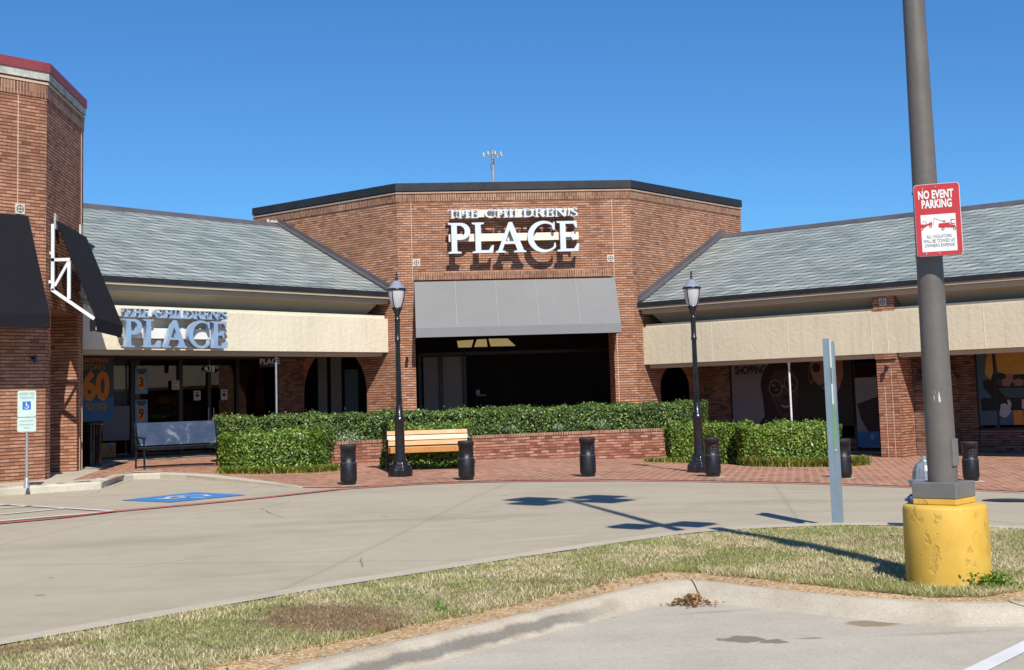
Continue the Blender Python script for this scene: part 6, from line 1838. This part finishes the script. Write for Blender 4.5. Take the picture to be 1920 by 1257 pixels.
# grass blades
def blade_mat():
    m, nt, b = new_mat('grass_blade')
    g_ = nt.nodes.new('ShaderNodeNewGeometry'); p = g_.outputs['Position']
    X, Y, Z = SEP(nt, p)
    n = NOISE(nt, p, 1.1, 5, .62, .3); n3 = NOISE(nt, MAPV(nt, p, loc=(9, 3, 0)), 3.2, 3, .6)
    dry = RAMP(nt, g_.outputs['Random Per Island'], [(0, (.32, .25, .11)), (.35, (.60, .50, .26)), (.75, (.78, .69, .43)), (1, (.9, .84, .62))])
    grn = RAMP(nt, g_.outputs['Random Per Island'], [(0, (.12, .17, .025)), (.5, (.28, .34, .07)), (1, (.52, .54, .20))])
    brn = RAMP(nt, g_.outputs['Random Per Island'], [(0, (.14, .075, .035)), (.5, (.30, .175, .085)), (1, (.48, .31, .18))])
    fg = RAMP(nt, MA(nt, 'ADD', MA(nt, 'MULTIPLY', n, .65), MA(nt, 'MULTIPLY', n3, .35)), [(.455, 0.), (.56, 1.)])
    col = MIX(nt, MA(nt, 'MULTIPLY', fg, .75), dry, grn)
    nn = SEP(nt, NOISE(nt, p, 2.2, 4, .6, 0, True))
    for (px, py, rx, ry, am) in ((615, 1163, .66, .55, .8), (30, 1222, .40, .3, .8), (1040, 1095, .5, .10, .6), (990, 1045, .8, .10, .5), (760, 1178, .8, .1, .7), (1640, 1020, .5, .3, .35)):
        c = G(px, py, GZ)
        ex = MA(nt, 'ADD', MA(nt, 'DIVIDE', MA(nt, 'SUBTRACT', X, c.x), rx), MA(nt, 'MULTIPLY', MA(nt, 'SUBTRACT', nn[0], .5), 1.2))
        ey = MA(nt, 'ADD', MA(nt, 'DIVIDE', MA(nt, 'SUBTRACT', Y, c.y), ry), MA(nt, 'MULTIPLY', MA(nt, 'SUBTRACT', nn[1], .5), 1.2))
        d = MA(nt, 'SQRT', MA(nt, 'ADD', MA(nt, 'MULTIPLY', ex, ex), MA(nt, 'MULTIPLY', ey, ey)))
        col = MIX(nt, RAMP(nt, d, [(.7, am), (1.05, 0.)]), col, brn)
    nt.links.new(col, b.inputs['Base Color']); b.inputs['Roughness'].default_value = .6; b.inputs['Specular IOR Level'].default_value = .25
    tr = nt.nodes.new('ShaderNodeBsdfTranslucent'); nt.links.new(col, tr.inputs[0])
    mx = nt.nodes.new('ShaderNodeMixShader'); mx.inputs[0].default_value = .25
    nt.links.new(b.outputs[0], mx.inputs[1]); nt.links.new(tr.outputs[0], mx.inputs[2]); nt.links.new(mx.outputs[0], nt.nodes['Material Output'].inputs[0])
    return m
R_ = np.random.default_rng(77)
n = 300000
X = R_.uniform(-5.6, 7.6, n); fk = R_.uniform(0, 1, n); fk = np.where(R_.random(n) < .05, 1 + np.minimum(R_.exponential(.03, n), .12), fk)
ya = np.interp(X, xs, FX[:, 1]) - w_ * 1.25 + .05 * np.sin(X * 5.3) * np.sin(X * 2.1 + 1); yb = np.interp(X, xs, BX[:, 1]); za = np.interp(X, xs, FX[:, 2])
wdt = np.maximum(ya - yb, 0); keep = R_.uniform(0, 1, n) < wdt / wdt.max() * 1.15
X, fk, ya, yb, za = X[keep], fk[keep], ya[keep], yb[keep], za[keep]
Yg = ya + (yb - ya) * fk; Yg = np.maximum(Yg, yb - .07 - .05 * np.sin(X * 9) ** 2)
Zg = za - .01 + .035 * np.sin(np.pi * fk)
inside = (X - LPO.x) ** 2 + (Yg - LPO.y) ** 2 > .31 ** 2
X, Yg, Zg, fk = X[inside], Yg[inside], Zg[inside], fk[inside]; n = len(X)
pt = np.sin(X * 2.3 + 1) * np.sin(Yg * 3.1) * .5 + np.sin(X * 5.7 + Yg * 4.1) * .3
hg = (.021 + .007 * pt + .026 * (fk > .95) * R_.random(n)) * R_.uniform(.5, 1.5, n)
# bare, thin patches
for (px, py, rx, ry) in ((615, 1163, .66, .55), (30, 1222, .4, .3)):
    c = G(px, py, GZ); d = ((X - c.x) / rx) ** 2 + ((Yg - c.y) / ry) ** 2; hg = np.where(d < 1, hg * .6, hg)
a = R_.uniform(0, 2 * np.pi, n); ln_ = R_.uniform(.4, 2.0, n) * hg
P = np.stack([X, Yg, Zg], 1); sd = np.stack([-np.sin(a), np.cos(a), np.zeros(n)], 1) * R_.uniform(.0022, .0042, n)[:, None]
tip = P + np.stack([np.cos(a) * ln_, np.sin(a) * ln_, hg], 1)
V_ = np.stack([P - sd, P + sd, tip], 1).reshape(-1, 3)
o = mesh_np('grass', V_, np.arange(3 * n).reshape(-1, 3), blade_mat())
tag(o, 'short straw and green grass on the island round the big light pole', 'grass', kind='stuff')
# weeds by the drum and along the edges
M['weed'] = leaf_mat('weed_leaf', [(0, (.05, .11, .01)), (.5, (.11, .21, .025)), (1, (.22, .34, .05))])
def weed(px, py, sx, sz, cnt, label, mat=None):
    c = G(px, py, GZ - .01); R_ = np.random.default_rng(int(px)); q = R_.normal(0, 1, (cnt, 3)) * [sx, sx * .7, sz * .35] + [0, 0, sz * .5]; q[:, 2] = np.abs(q[:, 2])
    t = thing('weed', label, 'weed', c); leaf_cloud('leaves', q, np.tile([0, -.2, 1.], (cnt, 1)), .022, mat or M['weed'], int(py), t)
weed(1862, 1104, .09, .09, 420, 'bright green leafy weed at the right foot of the yellow drum')
weed(828, 1150, .03, .06, 60, 'small bright green weed at the grass edge, near the big brown patch')
weed(1690, 1018, .10, .05, 160, 'green tuft just behind the left side of the yellow drum')
# leaf pile in the kerb corner
M['dead_leaf'] = leaf_mat('dead_leaf', [(0, (.16, .07, .03)), (.4, (.34, .18, .08)), (.8, (.52, .33, .17)), (1, (.62, .45, .28))])
c = G(1296, 1134, .01); R_ = np.random.default_rng(3); cnt = 260
q = R_.normal(0, 1, (cnt, 3)) * [.075, .05, .0]; r2 = (q[:, 0] / .15) ** 2 + (q[:, 1] / .10) ** 2; q[:, 2] = np.maximum(0, .075 * (1 - r2)) * R_.uniform(.2, 1, cnt) + .006
t = thing('leaf_pile', 'small heap of dry brown leaves in the corner of the near kerb', 'leaves', c)
tag(leaf_cloud('leaves', q, np.tile([0, 0, 1.], (cnt, 1)), .026, M['dead_leaf'], 4, t, spread=.7, long=1.3), kind='stuff')
# stray leaves along the grit
R_ = np.random.default_rng(9); cnt = 330
i = R_.integers(0, len(xs) - 1, cnt); f_ = R_.uniform(0, 1, cnt)[:, None]; near1290 = np.abs(CX[i, 0] / CX[i, 1] - ray(1290, 1080)[0] / ray(1290, 1080)[1]) < .06
i = np.where(R_.random(cnt) < .6, i, np.argmin(np.abs(CX[:, 0] / CX[:, 1] - ray(1240, 1080)[0] / ray(1240, 1080)[1])) + R_.integers(-9, 9, cnt))
q = BX[i] * (1 - f_) + CX[i] * f_ + [0, 0, .004]
o = leaf_cloud('fallen_leaves', q, np.tile([0, 0, 1.], (cnt, 1)), .02, M['dead_leaf'], 8, None, spread=.4, long=1.3)
tag(o, 'scattered dry leaves on the orange grit strip', 'leaves', kind='stuff')

# ================================================================== BEHIND THE CAMERA (trees added to darken the shop window reflections)
m = MB(); R_ = random.Random(4)
for k in range(120):
    an = math.radians(-215 + 250 * k / 119 + R_.uniform(-.6, .6)); ra = 88 + R_.uniform(-5, 5)
    x, y = ra * math.cos(an), ra * math.sin(an) + 5; hh = R_.uniform(5, 8.5); rr_ = R_.uniform(2.6, 3.6)
    prof = [(rr_ * .6, 0), (rr_, hh * .25), (rr_ * .95, hh * .5), (rr_ * .6, hh * .8), (rr_ * .2, hh)]
    m.lathe(prof, 10, (x, y, -.5))
o = m.build('added_reflection_trees', plain('added_foliage', (.035, .055, .02), .95, var=.5, scale=.8)); tag(o, 'added belt of trees behind the camera, darkening the reflections in the shop glass', 'trees', kind='stuff')
